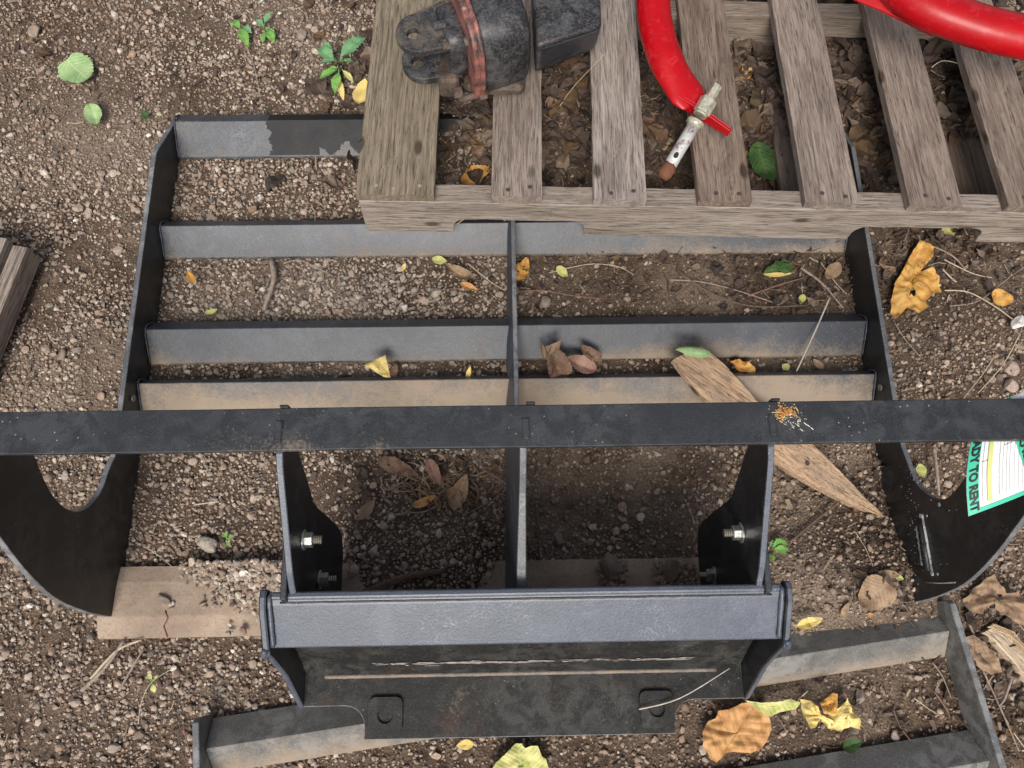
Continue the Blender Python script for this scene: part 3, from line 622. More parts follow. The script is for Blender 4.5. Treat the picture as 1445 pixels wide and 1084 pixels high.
# stringers: outline with the two fork notches, extruded across
def stringer(y0, th, mat):
    n1a, n1b = pl(640, 320, .01).x, pl(824, 322, .01).x; n2a, n2b = pl(1196, 330, .01).x, pl(1380, 340, .01).x
    Lx = 1.382; hh = tstr; nh = .044
    out = [(0.004, 0), (0, .006), (0, hh), (Lx, hh), (Lx, 0)]
    def notch(a, b_): return [(b_, 0), (b_ - .002, .012)] + arc(b_ - .026, nh - .024, .024, 10, 90, 5) + arc(a + .026, nh - .024, .024, 90, 170, 5) + [(a + .002, .012), (a, 0)]
    out += notch(n2a, n2b) + notch(n1a, n1b)
    # break the long straight edges so they can be worn unevenly
    pts = []
    for i, p in enumerate(out):
        q = out[(i + 1) % len(out)]; d = math.hypot(q[0] - p[0], q[1] - p[1]); m = max(1, int(d / .02))
        for j in range(m):
            f = j / m; x = p[0] + (q[0] - p[0]) * f; z = p[1] + (q[1] - p[1]) * f
            if j: z += .0014 * mn.noise((x * 30, z * 3, y0)) + (-.003 * max(0, mn.noise((x * 14, 4, y0))) if z > .05 else .0025 * max(0, mn.noise((x * 22, 6, y0))))
            pts.append((x, z))
    # local frame turned so that the grain runs along the stringer
    o = bpy.data.objects.new('tmp', None)
    V = [(0 + y0, x, z) for x, z in pts]
    n = len(pts); V = [(-p[1] * 0 + 0, p[0], p[1]) for p in pts] + [(-th, p[0], p[1]) for p in pts]
    Fc = [tuple(range(n))[::-1], tuple(range(n, 2 * n))] + [(i, (i + 1) % n, n + (i + 1) % n, n + i) for i in range(n)]
    s = fixn(mk('stringer', V, Fc, mat, PAL_, bevel=.0015)); s.location = (0, y0 + 0, 0); s.rotation_euler = (0, 0, -math.pi / 2)
    bpy.data.objects.remove(o); return s
stringer(0, -.043, WOOD_S) if False else None
for y0 in (0.0, .505, .977):
    s = stringer(y0, .043, WOOD_S)
    # rotated -90deg: local y -> +x, local -x -> +y
# bottom deck boards
for (u0, u1) in ((1080, 1150), (1306, 1408)):
    a = pl(u0, 150, -.018); c = pl(u1, 150, -.018)
    bo = board('bottom_board', .9, max(c.x - a.x, .09), .016, WOOD_D, PAL_, seed=int(u0)); bo.location = (a.x, .06, -.001)

# corner of another pallet at the left edge
c0 = P(10, 336, .085); d0 = (P(-28, 427, .085) - c0); dirv = d0.normalized(); an = math.atan2(-dirv.x, dirv.y)
OP = empty('old_pallet_corner', (c0.x, c0.y, 0), 'corner of two grey weathered boards poking in beside the gravel at the left edge', 'pallet', (0, 0, an))
for k, (x0, wd, zt, yo) in enumerate(((.004, .140, .082, .0), (-.036, .030, .072, .008))):
    bo = board('board', .9, wd, .022 if k != 1 else .05, WOOD, OP, seed=50 + k, ny_=40); bo.location = (x0, yo, zt)
for y0 in (.02, .40):
    bo = board('stringer', .30, .04, .055, WOOD_S, OP, seed=60, ny_=12); bo.rotation_euler = (0, 0, -math.pi / 2); bo.location = (-.012, y0 + .04, .058)

# ------------------------------------------------------------------ splintered board under the top bar
def splinter(name, pts_l, pts_r, zc, T, mat, label, cat):
    """left/right outline in world xy"""
    n = 26
    def res(pts):
        s = [Vector((p.x, p.y, p.z)) for p in pts]; L_ = [0]
        for i in range(1, len(s)): L_.append(L_[-1] + (s[i] - s[i - 1]).length)
        o_ = []
        for k in range(n + 1):
            t_ = L_[-1] * k / n; i = next(j for j in range(1, len(s)) if L_[j] >= t_ - 1e-9); f = (t_ - L_[i - 1]) / max(1e-9, L_[i] - L_[i - 1]); o_.append(s[i - 1].lerp(s[i], f))
        return o_
    A, B = res(pts_l), res(pts_r); org = A[0].copy(); dv = (A[-1] - A[0]).normalized(); ang_ = math.atan2(-dv.x, dv.y)
    Rz = Matrix.Rotation(-ang_, 3, 'Z'); V = []; m = 9; Fc = []
    for k in range(n + 1):
        for i in range(m + 1):
            p = A[k].lerp(B[k], i / m); j = .0016 * mn.noise((k * .9, i * .0, 3 + (i > m / 2) * 5)) if i in (0, m) else 0
            q = Rz @ (p - org); V.append((q.x + j, q.y, q.z + .0018 * mn.noise((i * 1.3, k * .25, 9)) - (.003 if i in (0,) else 0)))
    n0 = len(V)
    for k in range(n + 1):
        for i in (0, m): a = V[k * (m + 1) + i]; V.append((a[0] + (.002 if i == 0 else -.002), a[1], a[2] - T))
    Fc = [(k * (m + 1) + i, k * (m + 1) + i + 1, (k + 1) * (m + 1) + i + 1, (k + 1) * (m + 1) + i) for k in range(n) for i in range(m)]
    for k in range(n):
        Fc += [(k * (m + 1), (k + 1) * (m + 1), n0 + 2 * k + 2, n0 + 2 * k), (k * (m + 1) + m, n0 + 2 * k + 1, n0 + 2 * k + 3, (k + 1) * (m + 1) + m), (n0 + 2 * k, n0 + 2 * k + 2, n0 + 2 * k + 3, n0 + 2 * k + 1)]
    Fc.append(tuple(range(m + 1)) + (n0 + 1, n0)); Fc.append(tuple(range(n * (m + 1), (n + 1) * (m + 1)))[::-1] + (n0 + 2 * n, n0 + 2 * n + 1))
    o = fixn(mk(name, V, Fc, mat, None, loc=org)); o.rotation_euler = (0, 0, ang_); tag(o, label, cat); return o
za, zb_, zc_ = .072, .055, .018
Lp = [P(950, 507, za), P(975, 540, .068), P(1004, 575, .062), P(1085, 640, .050), P(1111, 662, .044), P(1160, 690, .034), P(1200, 710, .026), P(1243, 729, .016)]
Rp = [P(990, 488, za), P(1022, 514, .068), P(1072, 570, .062), P(1140, 620, .050), P(1166, 645, .044), P(1200, 680, .034), P(1222, 703, .026), P(1246, 726, .016)]
spl = splinter('broken_board', Lp, Rp, 0, .014, WOOD_F, 'long broken board tapering to a point, lying under the black top bar', 'board')
q = P(1140, 654, .048) ; q2 = (Matrix.Rotation(-spl.rotation_euler.z, 3, 'Z') @ (q - spl.location)); nail(spl, q2.x, q2.y, q2.z + .0005, .0036)

Lp = [P(1388, 893, .02), P(1404, 905, .022), P(1430, 935, .022), P(1462, 975, .02)]; Rp = [P(1400, 886, .02), P(1425, 892, .022), P(1452, 915, .022), P(1478, 955, .02)]
splinter('wood_splinter', Lp, Rp, 0, .014, WOOD_P, 'pale torn chunk of wood among litter at the lower right edge', 'wood chunk')
Lp = [P(1397, 884, .024), P(1425, 898, .026), P(1446, 925, .026)]; Rp = [P(1402, 880, .024), P(1432, 892, .026), P(1452, 920, .026)]
splinter('wood_sliver', Lp, Rp, 0, .004, WOOD_P, 'thin pale sliver beside the torn wood chunk at lower right', 'wood sliver')

# ------------------------------------------------------------------ greasy gearbox on the pallet
ZT = .207
G = empty('gearbox', P(690, 60, ZT), 'greasy black cast gearbox with clevis lug and red ring, on the left pallet boards', 'machine part')
def gp(u, v_, z): return P(u, v_, z) - G.location
za = .300
A = gp(650, 62, za); B = gp(748, 36, za); axd = (B - A).normalized(); axd.z = 0; axd.normalize()
sidev = Vector((-axd.y, axd.x, 0)); upv = Vector((0, 0, 1))
def ringpts(c, r, n=36, ph=0, sq=None):
    o_ = []
    for k in range(n):
        a = 2 * math.pi * k / n + ph; rr = r
        if sq: q = (abs(math.cos(a)) ** sq + abs(math.sin(a)) ** sq) ** (1 / sq); rr = r / q
        o_.append(c + sidev * math.cos(a) * rr + upv * math.sin(a) * rr)
    return o_
def lathe(name, c, prof, mat, parent, n=36, sq=None, smooth=True, jit=0):
    V = []; Fc = []
    for (s, r) in prof:
        for i_, p in enumerate(ringpts(c + axd * s, r, n, 0, sq)): V.append(p + (p - c - axd * s) * jit * mn.noise(p * 60))
    for i in range(len(prof) - 1):
        for k in range(n): Fc.append((i * n + k, i * n + (k + 1) % n, (i + 1) * n + (k + 1) % n, (i + 1) * n + k))
    Fc += [tuple(range(n))[::-1], tuple(range((len(prof) - 1) * n, len(prof) * n))]
    o = fixn(mk(name, V, Fc, mat, parent, smooth=False, bevel=.0015))
    if smooth:
        for p_ in o.data.polygons: p_.use_smooth = len(p_.vertices) == 4
    return o
cc = gp(657, 52, .296)
RR = .086
body = lathe('body', cc, [(.006, .086), (.016, .089), (.055, .0895), (.082, .088), (.096, .084), (.103, .074)], GREASE, G, sq=3.6, jit=.012)
lathe('flange_ring', cc, [(-.012, .095), (-.010, .099), (-.002, .099), (-.001, .096), (.0005, .096), (.001, .100), (.007, .100), (.009, .095)], REDWORN, G, sq=3.2)
tag(G.children[-1], 'bolted flange ring with worn red paint')
hub = lathe('hub', cc, [(-.045, .045), (-.042, .050), (-.03, .052), (-.012, .054)], GREASE, G, sq=4, jit=.01)
# clevis lugs: round-ended plates
def lug(u, v_, z, th, mat, r=.0375, hole=.0125, hu=None, ext=.075):
    c = gp(u, v_, z); n = 40; ph = math.atan2(axd.y, axd.x)
    outer = [(c.x + r * math.cos(ph + math.pi / 2 + math.pi * k / 24), c.y + r * math.sin(ph + math.pi / 2 + math.pi * k / 24)) for k in range(25)]
    a_ = Vector((c.x, c.y, 0)) + axd * ext
    e1 = a_ - sidev * r * 1.12; e2 = a_ + sidev * r * 1.35
    outer = outer + [(e1.x, e1.y), (e2.x, e2.y)]
    hc = gp(hu[0], hu[1], z) if hu else c
    no = len(outer)
    # inner ring sampled by direction of each outer vertex
    inner = []
    for p in outer:
        d = Vector((p[0] - hc.x, p[1] - hc.y, 0)).normalized(); inner.append((hc.x + d.x * hole, hc.y + d.y * hole))
    V = [(x, y, c.z) for x, y in outer] + [(x, y, c.z) for x, y in inner] + [(x, y, c.z - th) for x, y in outer] + [(x, y, c.z - th) for x, y in inner]
    Fc = []
    for k in range(no):
        j = (k + 1) % no
        Fc += [(k, j, no + j, no + k), (2 * no + k, 3 * no + k, 3 * no + j, 2 * no + j), (k, 2 * no + k, 2 * no + j, j), (no + k, no + j, 3 * no + j, 3 * no + k)]
    return fixn(mk('clevis_lug', V, Fc, mat, G, bevel=.002, seg=2))
lug(592, 45, .335, .014, MUDDY, r=.0440, hu=(584, 47), hole=.0128)
lug(600, 84, .262, .016, GREASE, r=.0450, hu=(590, 86), hole=.0130, ext=.06)
# fasteners round the flange
DIRTY = greasy('caked_brown_grease', (.045, .030, .022), (.13, .085, .058), (.17, .09, .06), .45, .55)
def rod(name, u0, v0, z0, u1, v1, z1, r, mat, n=8): return tube(name, [gp(u0, v0, z0), gp(u1, v1, z1)], r, mat, G, n=n, smooth=n > 7)
rod('stud', 655, 60, .345, 677, 55, .345, .0085, MUDDY); rod('bolt_head', 678, 55, .345, 681, 54, .345, .010, MUDDY, 6)
rod('bolt', 612, 38, .352, 628, 34, .352, .0075, GREASE, 6)
rod('bolt', 625, 66, .33, 640, 63, .33, .008, DIRTY, 6)
rod('stud', 648, 141, .235, 688, 131, .235, .0065, DIRTY); rod('bolt_head', 676, 136, .235, 686, 133, .235, .010, DIRTY, 6)
rod('bolt_head', 640, 133, .240, 652, 130, .240, .011, DIRTY, 6); rod('bolt_head', 652, 141, .225, 662, 138, .225, .0115, DIRTY, 6)
rod('stud', 655, 5, .35, 680, 0, .35, .008, MUDDY)
box('foot', (gp(618, 118, .25).x, gp(618, 120, .25).y, .004), (gp(648, 118, .25).x, gp(618, 80, .25).y, .055), DIRTY, G, bevel=.006)
box('foot', (gp(655, 128, .23).x, gp(618, 128, .23).y, .002), (gp(740, 118, .23).x, gp(618, 60, .23).y, .030), DIRTY, G, bevel=.008)
# square block
bz = .335; q = [gp(746, -70, bz), gp(842, -85, bz), gp(850, 36, bz), gp(758, 66, bz)]
bl = [gp(748, -60, .25), gp(838, -75, .25), gp(843, 62, .25), gp(756, 96, .25)]
BL = empty('motor_block', P(800, 20, ZT), 'black square-edged motor block with a smooth sloping face, beside the gearbox', 'machine part')
off = G.location - BL.location
V = [p + off for p in q] + [p + off for p in bl] + [Vector(((p + off).x, (p + off).y, .004)) for p in bl]
for i in (8, 9, 10, 11): V[i].y += .02 if i in (10, 11) else 0
Fc = [(0, 1, 2, 3)] + [(i, i + 4, (i + 1) % 4 + 4, (i + 1) % 4) for i in range(4)] + [(i + 4, i + 8, (i + 1) % 4 + 8, (i + 1) % 4 + 4) for i in range(4)] + [(11, 10, 9, 8)]
bo = fixn(mk('housing', V, Fc, GREASE, BL, bevel=.009, seg=3)); bo.data.polygons.foreach_set('use_smooth', [True] * len(bo.data.polygons))
sm = steel_mat('clean_dark_face', base=(.022, .024, .030), film=(.05, .052, .058), filmamt=.4, rough=.45)
d_ = (V[2] - V[3]).normalized(); dn_ = (V[7] - V[3]).normalized(); nrm = d_.cross(dn_); nrm = nrm if nrm.y < 0 else -nrm
fa = [V[3] + d_ * .008 + dn_ * .010, V[2] - d_ * .010 + dn_ * .010, V[6] - d_ * .010 - dn_ * .006, V[7] + d_ * .008 - dn_ * .006]
fixn(mk('cover_plate', [p + nrm * .0005 for p in fa] + [p + nrm * .003 for p in fa], [(0, 1, 2, 3), (7, 6, 5, 4), (0, 4, 5, 1), (1, 5, 6, 2), (2, 6, 7, 3), (3, 7, 4, 0)], sm, BL, bevel=.001))

# ------------------------------------------------------------------ red handle
H0 = P(985, 160, .235)
RH = empty('red_handle', P(985, 165, ZT), 'curved glossy red tubular handle with flattened bolted end, lying across the pallet', 'handle')
def hp(u, v_, z): return P(u, v_, z) - RH.location
pathL = [hp(980, 148, .236), hp(964, 126, .240), hp(943, 92, .247), hp(928, 48, .256), hp(922, 0, .268), hp(930, -60, .285), hp(960, -150, .31), hp(1040, -215, .33), hp(1150, -180, .34), hp(1225, -70, .345), hp(1290, -2, .345), hp(1365, 32, .345), hp(1450, 54, .345), hp(1560, 72, .345)]
pp = spline(pathL, 7); n = len(pp)
rad = []
for i in range(n):
    f = i / (n - 1); r = .0335 + .0065 * min(1, max(0, (f - .3) / .4)); rad.append(r)
V = []; Fc = []; K = 20
for i, p in enumerate(pp):
    tdir = (pp[min(i + 1, n - 1)] - pp[max(i - 1, 0)]).normalized(); s_ = tdir.cross(Vector((0, 0, 1))).normalized(); u_ = s_.cross(tdir)
    fl_ = max(.10, min(1, .10 + i / 17)); wd = rad[i] * (1.15 - .15 * min(1, i / 10)) * (.62 + .38 * min(1, i / 5))
    for k in range(K):
        a = 2 * math.pi * k / K; V.append(p + s_ * math.cos(a) * wd + u_ * math.sin(a) * rad[i] * fl_ * .85)
Fc = [(i * K + k, i * K + (k + 1) % K, (i + 1) * K + (k + 1) % K, (i + 1) * K + k) for i in range(n - 1) for k in range(K)] + [tuple(range(K))[::-1], tuple(range((n - 1) * K, n * K))]
tb_ = fixn(mk('tube', V, Fc, RED, RH, smooth=True))
# flattened tab: folded double plate standing on edge
ta, tc = hp(952, 136, .238), hp(1030, 187, .222); td = (tc - ta).normalized(); tn = Vector((-td.y, td.x, 0)).normalized()
for sgn, nm in ((-1, 'tab_plate'), (1, 'tab_plate')):
    c1_ = tn * (.0026 * sgn); hh = .013; V = []
    for f in (0, .06, .5, 1):
        p = ta.lerp(tc, f) + c1_; ht = hh * (.35 if f == 0 else .9 if f < .1 else 1 if f < .8 else .72)
        for w1 in (-1, 1):
            for zz in (-1, 1): V.append(p + tn * w1 * .0017 + Vector((0, 0, ht * zz)))
    Fc = []
    for i in range(3):
        a = i * 4; b_ = a + 4; Fc += [(a, a + 1, b_ + 1, b_), (a + 2, b_ + 2, b_ + 3, a + 3), (a + 1, a + 3, b_ + 3, b_ + 1), (a, b_, b_ + 2, a + 2)]
    Fc += [(0, 2, 3, 1), (12, 13, 15, 14)]
    fixn(mk(nm, V, Fc, RED, RH, bevel=.0012))
# flange strip under the upper right run
fs = [hp(1205, -6, .325), hp(1240, 8, .32), hp(1285, 30, .315), hp(1318, 46, .312)]
V = []
for p in fs: V += [p + Vector((0, .012, .010)), p + Vector((-.002, -.006, 0)), p + Vector((-.002, -.006, -.005)), p + Vector((0, .012, .004))]
Fc = [(i * 4 + a, i * 4 + (a + 1) % 4, (i + 1) * 4 + (a + 1) % 4, (i + 1) * 4 + a) for i in range(3) for a in range(4)] + [(0, 1, 2, 3), (12, 15, 14, 13)]
fixn(mk('flange_strip', V, Fc, RED, RH, bevel=.001))
# bolt through the tab
ba, be = hp(1012, 121, .262), hp(946, 233, .212); bd = (be - ba).normalized(); BLn = (be - ba).length
def along(f): return ba + bd * BLn * f
bolt = tube('hex_rod', [along(0), along(.20)], .0100, YZINC, RH, n=6, smooth=False)
tube('nut', [along(.17), along(.345)], .0175, YZINC, RH, n=6, smooth=False).modifiers.new('bevel', 'BEVEL').width = .0015
tube('washer', [along(.35), along(.375)], .0135, YZINC, RH, n=20, smooth=False)
tube('washer', [along(.455), along(.49)], .0175, YZINC, RH, n=24, smooth=False); tube('washer', [along(.49), along(.52)], .0135, YZINC, RH, n=24, smooth=False)
pipe = tube('pipe', [along(.52), along(.7), along(.85), along(1)], .0122, PIPE, RH, n=20)
hc_ = along(.90); vw = (O - RH.location - hc_).normalized(); hole_c = hc_ + (vw - bd * vw.dot(bd)).normalized() * .0118
V = []; sx = bd; sy = bd.cross((vw - bd * vw.dot(bd)).normalized()); nn_ = (vw - bd * vw.dot(bd)).normalized()
for k in range(16): a = 2 * math.pi * k / 16; yy_ = math.sin(a) * .0045; V.append(hc_ + sx * math.cos(a) * .0065 + sy * yy_ + nn_ * (math.sqrt(.0122 ** 2 - yy_ ** 2) + .0006))
V += [v_ - nn_ * .004 for v_ in V]
HOLE, t, b = M('painted_hole_shade'); b.inputs['Base Color'].default_value = (.02, .018, .016, 1); b.inputs['Roughness'].default_value = .9  # dark disc laid on the pipe for the hole's shaded inside
mk('pin_hole', V, [tuple(range(16))] + [(k, (k + 1) % 16, 16 + (k + 1) % 16, 16 + k) for k in range(16)], HOLE, pipe)
tube('rusty_tip', [along(.99), along(1.04), along(1.12), along(1.17)], [.0118, .0135, .0145, .009], RUST, RH, n=12, jit=.08)

# ------------------------------------------------------------------ tag
PAPER, t, b = M('white_tag_paper'); v = coords(t)
L(t, mix(t, nz(t, 60, 4, .6, v), (.76, .77, .75), (.86, .86, .84)), b.inputs['Base Color']); b.inputs['Roughness'].default_value = .45
GREEN, t, b = M('green_tag_print'); b.inputs['Base Color'].default_value = (.06, .50, .33, 1); b.inputs['Roughness'].default_value = .45
INK, t, b = M('black_print'); b.inputs['Base Color'].default_value = (.015, .02, .018, 1); b.inputs['Roughness'].default_value = .5
YEL, t, b = M('yellow_highlighter'); b.inputs['Base Color'].default_value = (.60, .60, .22, 1); b.inputs['Roughness'].default_value = .6
TG = empty('rental_tag', P(1400, 660, .43), 'white and green paper rental tag hanging at the right end of the black bar', 'tag')
TZ = .435
def tagmap(u, v_, lift=0.):
    """u across (0..0.1 m to the right), v along (0 at bottom, up the picture); slightly cupped sheet"""
    o0 = P(1374, 727, TZ); ax_ = (P(1450, 697, TZ) - o0).normalized(); ay_ = (P(1371, 628, TZ) - o0).normalized()
    bow = -.010 * math.sin(math.pi * min(1, max(0, v_ / .115))) * (1 - u * 6)
    z = -.016 * (1 - min(1, v_ / .10)) ** 2 + .010 * math.sin(u * 28) + .004
    p = o0 + ax_ * (u + bow) + ay_ * v_ + Vector((0, 0, z + lift)); return p - TG.location
def sheet(name, u0, u1, v0, v1, mat, lift, parent, nu=10, nv=14, tilt=0.):
    V = [tagmap(u0 + (u1 - u0) * i / nu + tilt * (v0 + (v1 - v0) * j / nv), v0 + (v1 - v0) * j / nv, lift) for j in range(nv + 1) for i in range(nu + 1)]
    Fc = [(j * (nu + 1) + i, j * (nu + 1) + i + 1, (j + 1) * (nu + 1) + i + 1, (j + 1) * (nu + 1) + i) for j in range(nv) for i in range(nu)]
    return mk(name, V, Fc, mat, parent, smooth=True)
pap = sheet('paper', 0, .105, 0, .145, PAPER, 0, TG); so = pap.modifiers.new('t', 'SOLIDIFY'); so.thickness = .0004
sheet('green_border', 0, .0155, .0, .145, GREEN, .0006, TG, 4); sheet('green_border', .0155, .105, 0, .006, GREEN, .0006, TG, 12, 2)
sheet('highlight', .026, .0325, .010, .14, YEL, .0006, TG, 3)
sheet('green_border', .096, .112, .02, .145, GREEN, .0010, TG, 4, 14, -.40)
def text_on(txt, u, v_, size, ang_, mat, lift, parent, bold=.0):
    cu = bpy.data.curves.new('text', 'FONT'); cu.body = txt; cu.size = size; cu.offset = bold; cu.resolution_u = 3
    to = bpy.data.objects.new('text', cu); C.objects.link(to); dg = bpy.context.evaluated_depsgraph_get()
    me = bpy.data.meshes.new_from_object(to.evaluated_get(dg)); C.objects.unlink(to); bpy.data.objects.remove(to)
    ca, sa = math.cos(ang_), math.sin(ang_)
    for vv in me.vertices:
        x, y = vv.co.x, vv.co.y; vv.co = tagmap(u + x * ca - y * sa, v_ + x * sa + y * ca, lift)
    me.materials.clear(); me.materials.append(mat); o = bpy.data.objects.new('lettering', me); C.objects.link(o); o.parent = parent; return o
text_on('READY TO RENT', .0034, .1175, .0150, -math.pi / 2, INK, .0012, TG, .0007)
text_on('READY TO RENT', .0475, .132, .0148, -math.pi / 2 + .38, INK, .0018, TG, .0007)
def ink_line(u0, v0, u1, v1, w_=.0003):
    d = Vector((u1 - u0, v1 - v0, 0)); nl = Vector((-d.y, d.x, 0)).normalized() * w_; V = []
    for i in range(9):
        f = i / 8; V += [tagmap(u0 + d.x * f + nl.x, v0 + d.y * f + nl.y, .0012), tagmap(u0 + d.x * f - nl.x, v0 + d.y * f - nl.y, .0012)]
    return V, [(2 * i, 2 * i + 2, 2 * i + 3, 2 * i + 1) for i in range(8)]
V = []; Fc = []
def addg(g):
    global V, Fc
    k = len(V); V += g[0]; Fc += [tuple(i + k for i in f) for f in g[1]]
for u in (.0195, .0255): addg(ink_line(u, .012, u, .14, .00022))
for u in (.042, .047, .052, .057, .064, .071, .078): addg(ink_line(u, .014, u, .14, .00022))
addg(ink_line(.018, .068, .026, .068)); addg(ink_line(.047, .080, .060, .080))
for r_ in range(3):
    for i in range(34):      # handwriting-sized scribble marks
        v_ = .018 + i * .0034; u = .0345 + r_ * .0026; 
        if random.random() < .8: addg(ink_line(u + random.uniform(0, .001), v_, u + random.uniform(.0005, .0018), v_ + random.uniform(.0005, .002), .00018))
mk('printed_lines', V, Fc, INK, TG)

# ------------------------------------------------------------------ splat on the bar
def splat_mat(n_, c):
    m, t, b = M(n_); b.inputs['Base Color'].default_value = (*c, 1); b.inputs['Roughness'].default_value = .6; return m
SW, SY, SO = splat_mat('white_dropping', (.70, .66, .55)), splat_mat('yellow_dropping', (.55, .36, .12)), splat_mat('orange_dropping', (.36, .15, .03))
SPL = empty('bird_dropping', P(1108, 580, ZB), 'small orange and white dropping splattered on the black top bar', 'bird dropping')
def blobs(name, items, mat):
    V = []; Fc = []; bv, bf = ico(1)
    for (u, v_, r, ln, a) in items:
        c = P(u, v_, ZB + .0006) - SPL.location; k = len(V); ca, sa = math.cos(a), math.sin(a)
        for q in bv: x, y = q[0] * r * ln, q[1] * r; V.append((c.x + x * ca - y * sa, c.y + x * sa + y * ca, c.z + q[2] * r * .45))
        Fc += [tuple(int(i) + k for i in f) for f in bf]
    mk(name, V, Fc, mat, SPL, smooth=True)
rs = random.Random(4)
blobs('orange_part', [(1106 + rs.gauss(0, 6), 581 + rs.gauss(0, 4), rs.uniform(.0008, .0022), rs.uniform(1, 1.6), rs.uniform(0, 3)) for _ in range(70)], SO)
blobs('yellow_part', [(1108 + rs.gauss(0, 9), 583 + rs.gauss(0, 6), rs.uniform(.0005, .0012), rs.uniform(1, 2.5), rs.uniform(0, 3)) for _ in range(90)], SY)
blobs('white_part', [(1108 + rs.gauss(0, 8) + i * .22, 583 + rs.gauss(0, 5) + i * .17, rs.uniform(.0002, .0006), rs.uniform(1.5, 5), -.8 + rs.gauss(0, .5)) for i in range(90)] + [(1090 + i * 1.6, 582, .0005, 3, 0) for i in range(7)] + [(1126 + i * 5, 600 + rs.gauss(0, 4), .0008, 4, -.8) for i in range(5)], SW)

# ------------------------------------------------------------------ leaves
def leaf_mat(name, c0, c1, c2=None, vein=(.5, .45, .3), veinamt=.45, rough=.55, trans=.15):
    m, t, b = M(name); a = N(t, 'ShaderNodeAttribute', attribute_name='leafuv'); sep = N(t, 'ShaderNodeSeparateXYZ'); L(t, a.outputs['Vector'], sep.inputs[0])
    v = coords(t, 'obj', rnd=True); u = sep.outputs[0]; av = math_(t, 'ABSOLUTE', sep.outputs[1])
    col = mix(t, ramp(t, nz(t, 30, 6, .65, v), [(.38, 0.), (.62, 1.)]), c0, c1)
    if c2: col = mix(t, ramp(t, nz(t, 55, 6, .7, v, .3), [(.54, 0.), (.66, 1.)]), col, c2)
    ph = math_(t, 'MULTIPLY', math_(t, 'SUBTRACT', u, math_(t, 'MULTIPLY', av, .28)), 9.5)
    fr = math_(t, 'ABSOLUTE', math_(t, 'SUBTRACT', math_(t, 'FRACT', ph), .5))
    vn = ramp(t, fr, [(.03, 1.), (.10, 0.)]); mid = ramp(t, av, [(.02, 1.), (.06, 0.)])
    vv = math_(t, 'MAXIMUM', vn, mid); col = mix(t, math_(t, 'MULTIPLY', vv, veinamt), col, vein)
    L(t, col, b.inputs['Base Color']); b.inputs['Roughness'].default_value = rough; b.inputs['Specular IOR Level'].default_value = .3
    p = bump(t, b, fr, .5, .0015); bump(t, b, nz(t, 220, 4, .6, v), .35, .0008, p)
    return m
LM = dict(
    green=leaf_mat('pale_green_leaf', (.20, .34, .13), (.34, .46, .22), None, (.50, .58, .36), .5),
    dgreen=leaf_mat('dark_green_leaf', (.025, .060, .018), (.055, .105, .025), None, (.10, .18, .06), .4),
    lime=leaf_mat('yellow_green_leaf', (.42, .45, .12), (.55, .52, .20), (.30, .36, .10), (.65, .62, .35), .4),
    yellow=leaf_mat('yellow_leaf', (.62, .46, .13), (.72, .56, .22), None, (.78, .66, .36), .4),
    gold=leaf_mat('golden_brown_leaf', (.50, .24, .05), (.64, .38, .10), (.27, .095, .03), (.70, .50, .22), .3),
    orange=leaf_mat('orange_dry_leaf', (.48, .25, .09), (.56, .31, .12), (.34, .13, .05), (.28, .13, .05), .5),
    tan=leaf_mat('tan_dry_leaf', (.24, .155, .095), (.33, .225, .14), (.14, .085, .055), (.40, .29, .19), .35),
    brown=leaf_mat('brown_dry_leaf', (.12, .070, .045), (.20, .12, .08), (.075, .042, .03), (.25, .16, .11), .4),
    pink=leaf_mat('pinkish_brown_leaf', (.24, .13, .10), (.32, .19, .14), (.14, .07, .05), (.36, .24, .18), .35))
def leafgeo(Ln, W, shape='oval', curl=.2, fold=.2, wav=.1, serr=.06, seed=0, roll=0., torn=0, n1=20, n2=8):
    V = []; UV = []; Fc = []; rs = random.Random(seed)
    for i in range(n1 + 1):
        u = i / n1
        if shape == 'oval': w_ = math.sin(math.pi * u ** .8) ** .75
        elif shape == 'round': w_ = math.sin(math.pi * min(1, u * .97 + .03) ** .72) ** .55
        elif shape == 'lance': w_ = math.sin(math.pi * u ** .9) ** 1.1
        elif shape == 'tri': w_ = min(1, (1 - u) * 1.15) * min(1, u * 8 + .05)
        else: w_ = (math.sin(math.pi * u ** .8) ** .7) * (.7 + .4 * abs(math.sin(u * 8.5 + seed)))
        w_ = max(w_, .015) * W / 2
        for j in range(n2 + 1):
            v_ = j / n2 * 2 - 1; s = 1 + serr * (rs.random() - .35 + (.8 if i % 2 else -.3)) * (abs(v_) ** 6) * (1 + torn * rs.random())
            x = v_ * w_ * s; y = u * Ln - abs(v_) * (Ln / n1) * .5 * serr * 6
            z = fold * abs(x) + curl * Ln * (u - .5) ** 2 * 2 + wav * W * mn.noise((x * 2.2 / W, y * 2.2 / W, seed * 3.7)) + roll * x * x / max(W, 1e-4) * 2
            V.append((x, y, z)); UV.append((u, v_))
    for i in range(n1):
        for j in range(n2):
            if torn and rs.random() < .035 * torn and 0 < j < n2 - 1 and i > 2: continue
            Fc.append((i * (n2 + 1) + j, i * (n2 + 1) + j + 1, (i + 1) * (n2 + 1) + j + 1, (i + 1) * (n2 + 1) + j))
    zmin = min(p[2] for p in V); V = [(a, b_, c - zmin) for a, b_, c in V]
    return V, UV, Fc
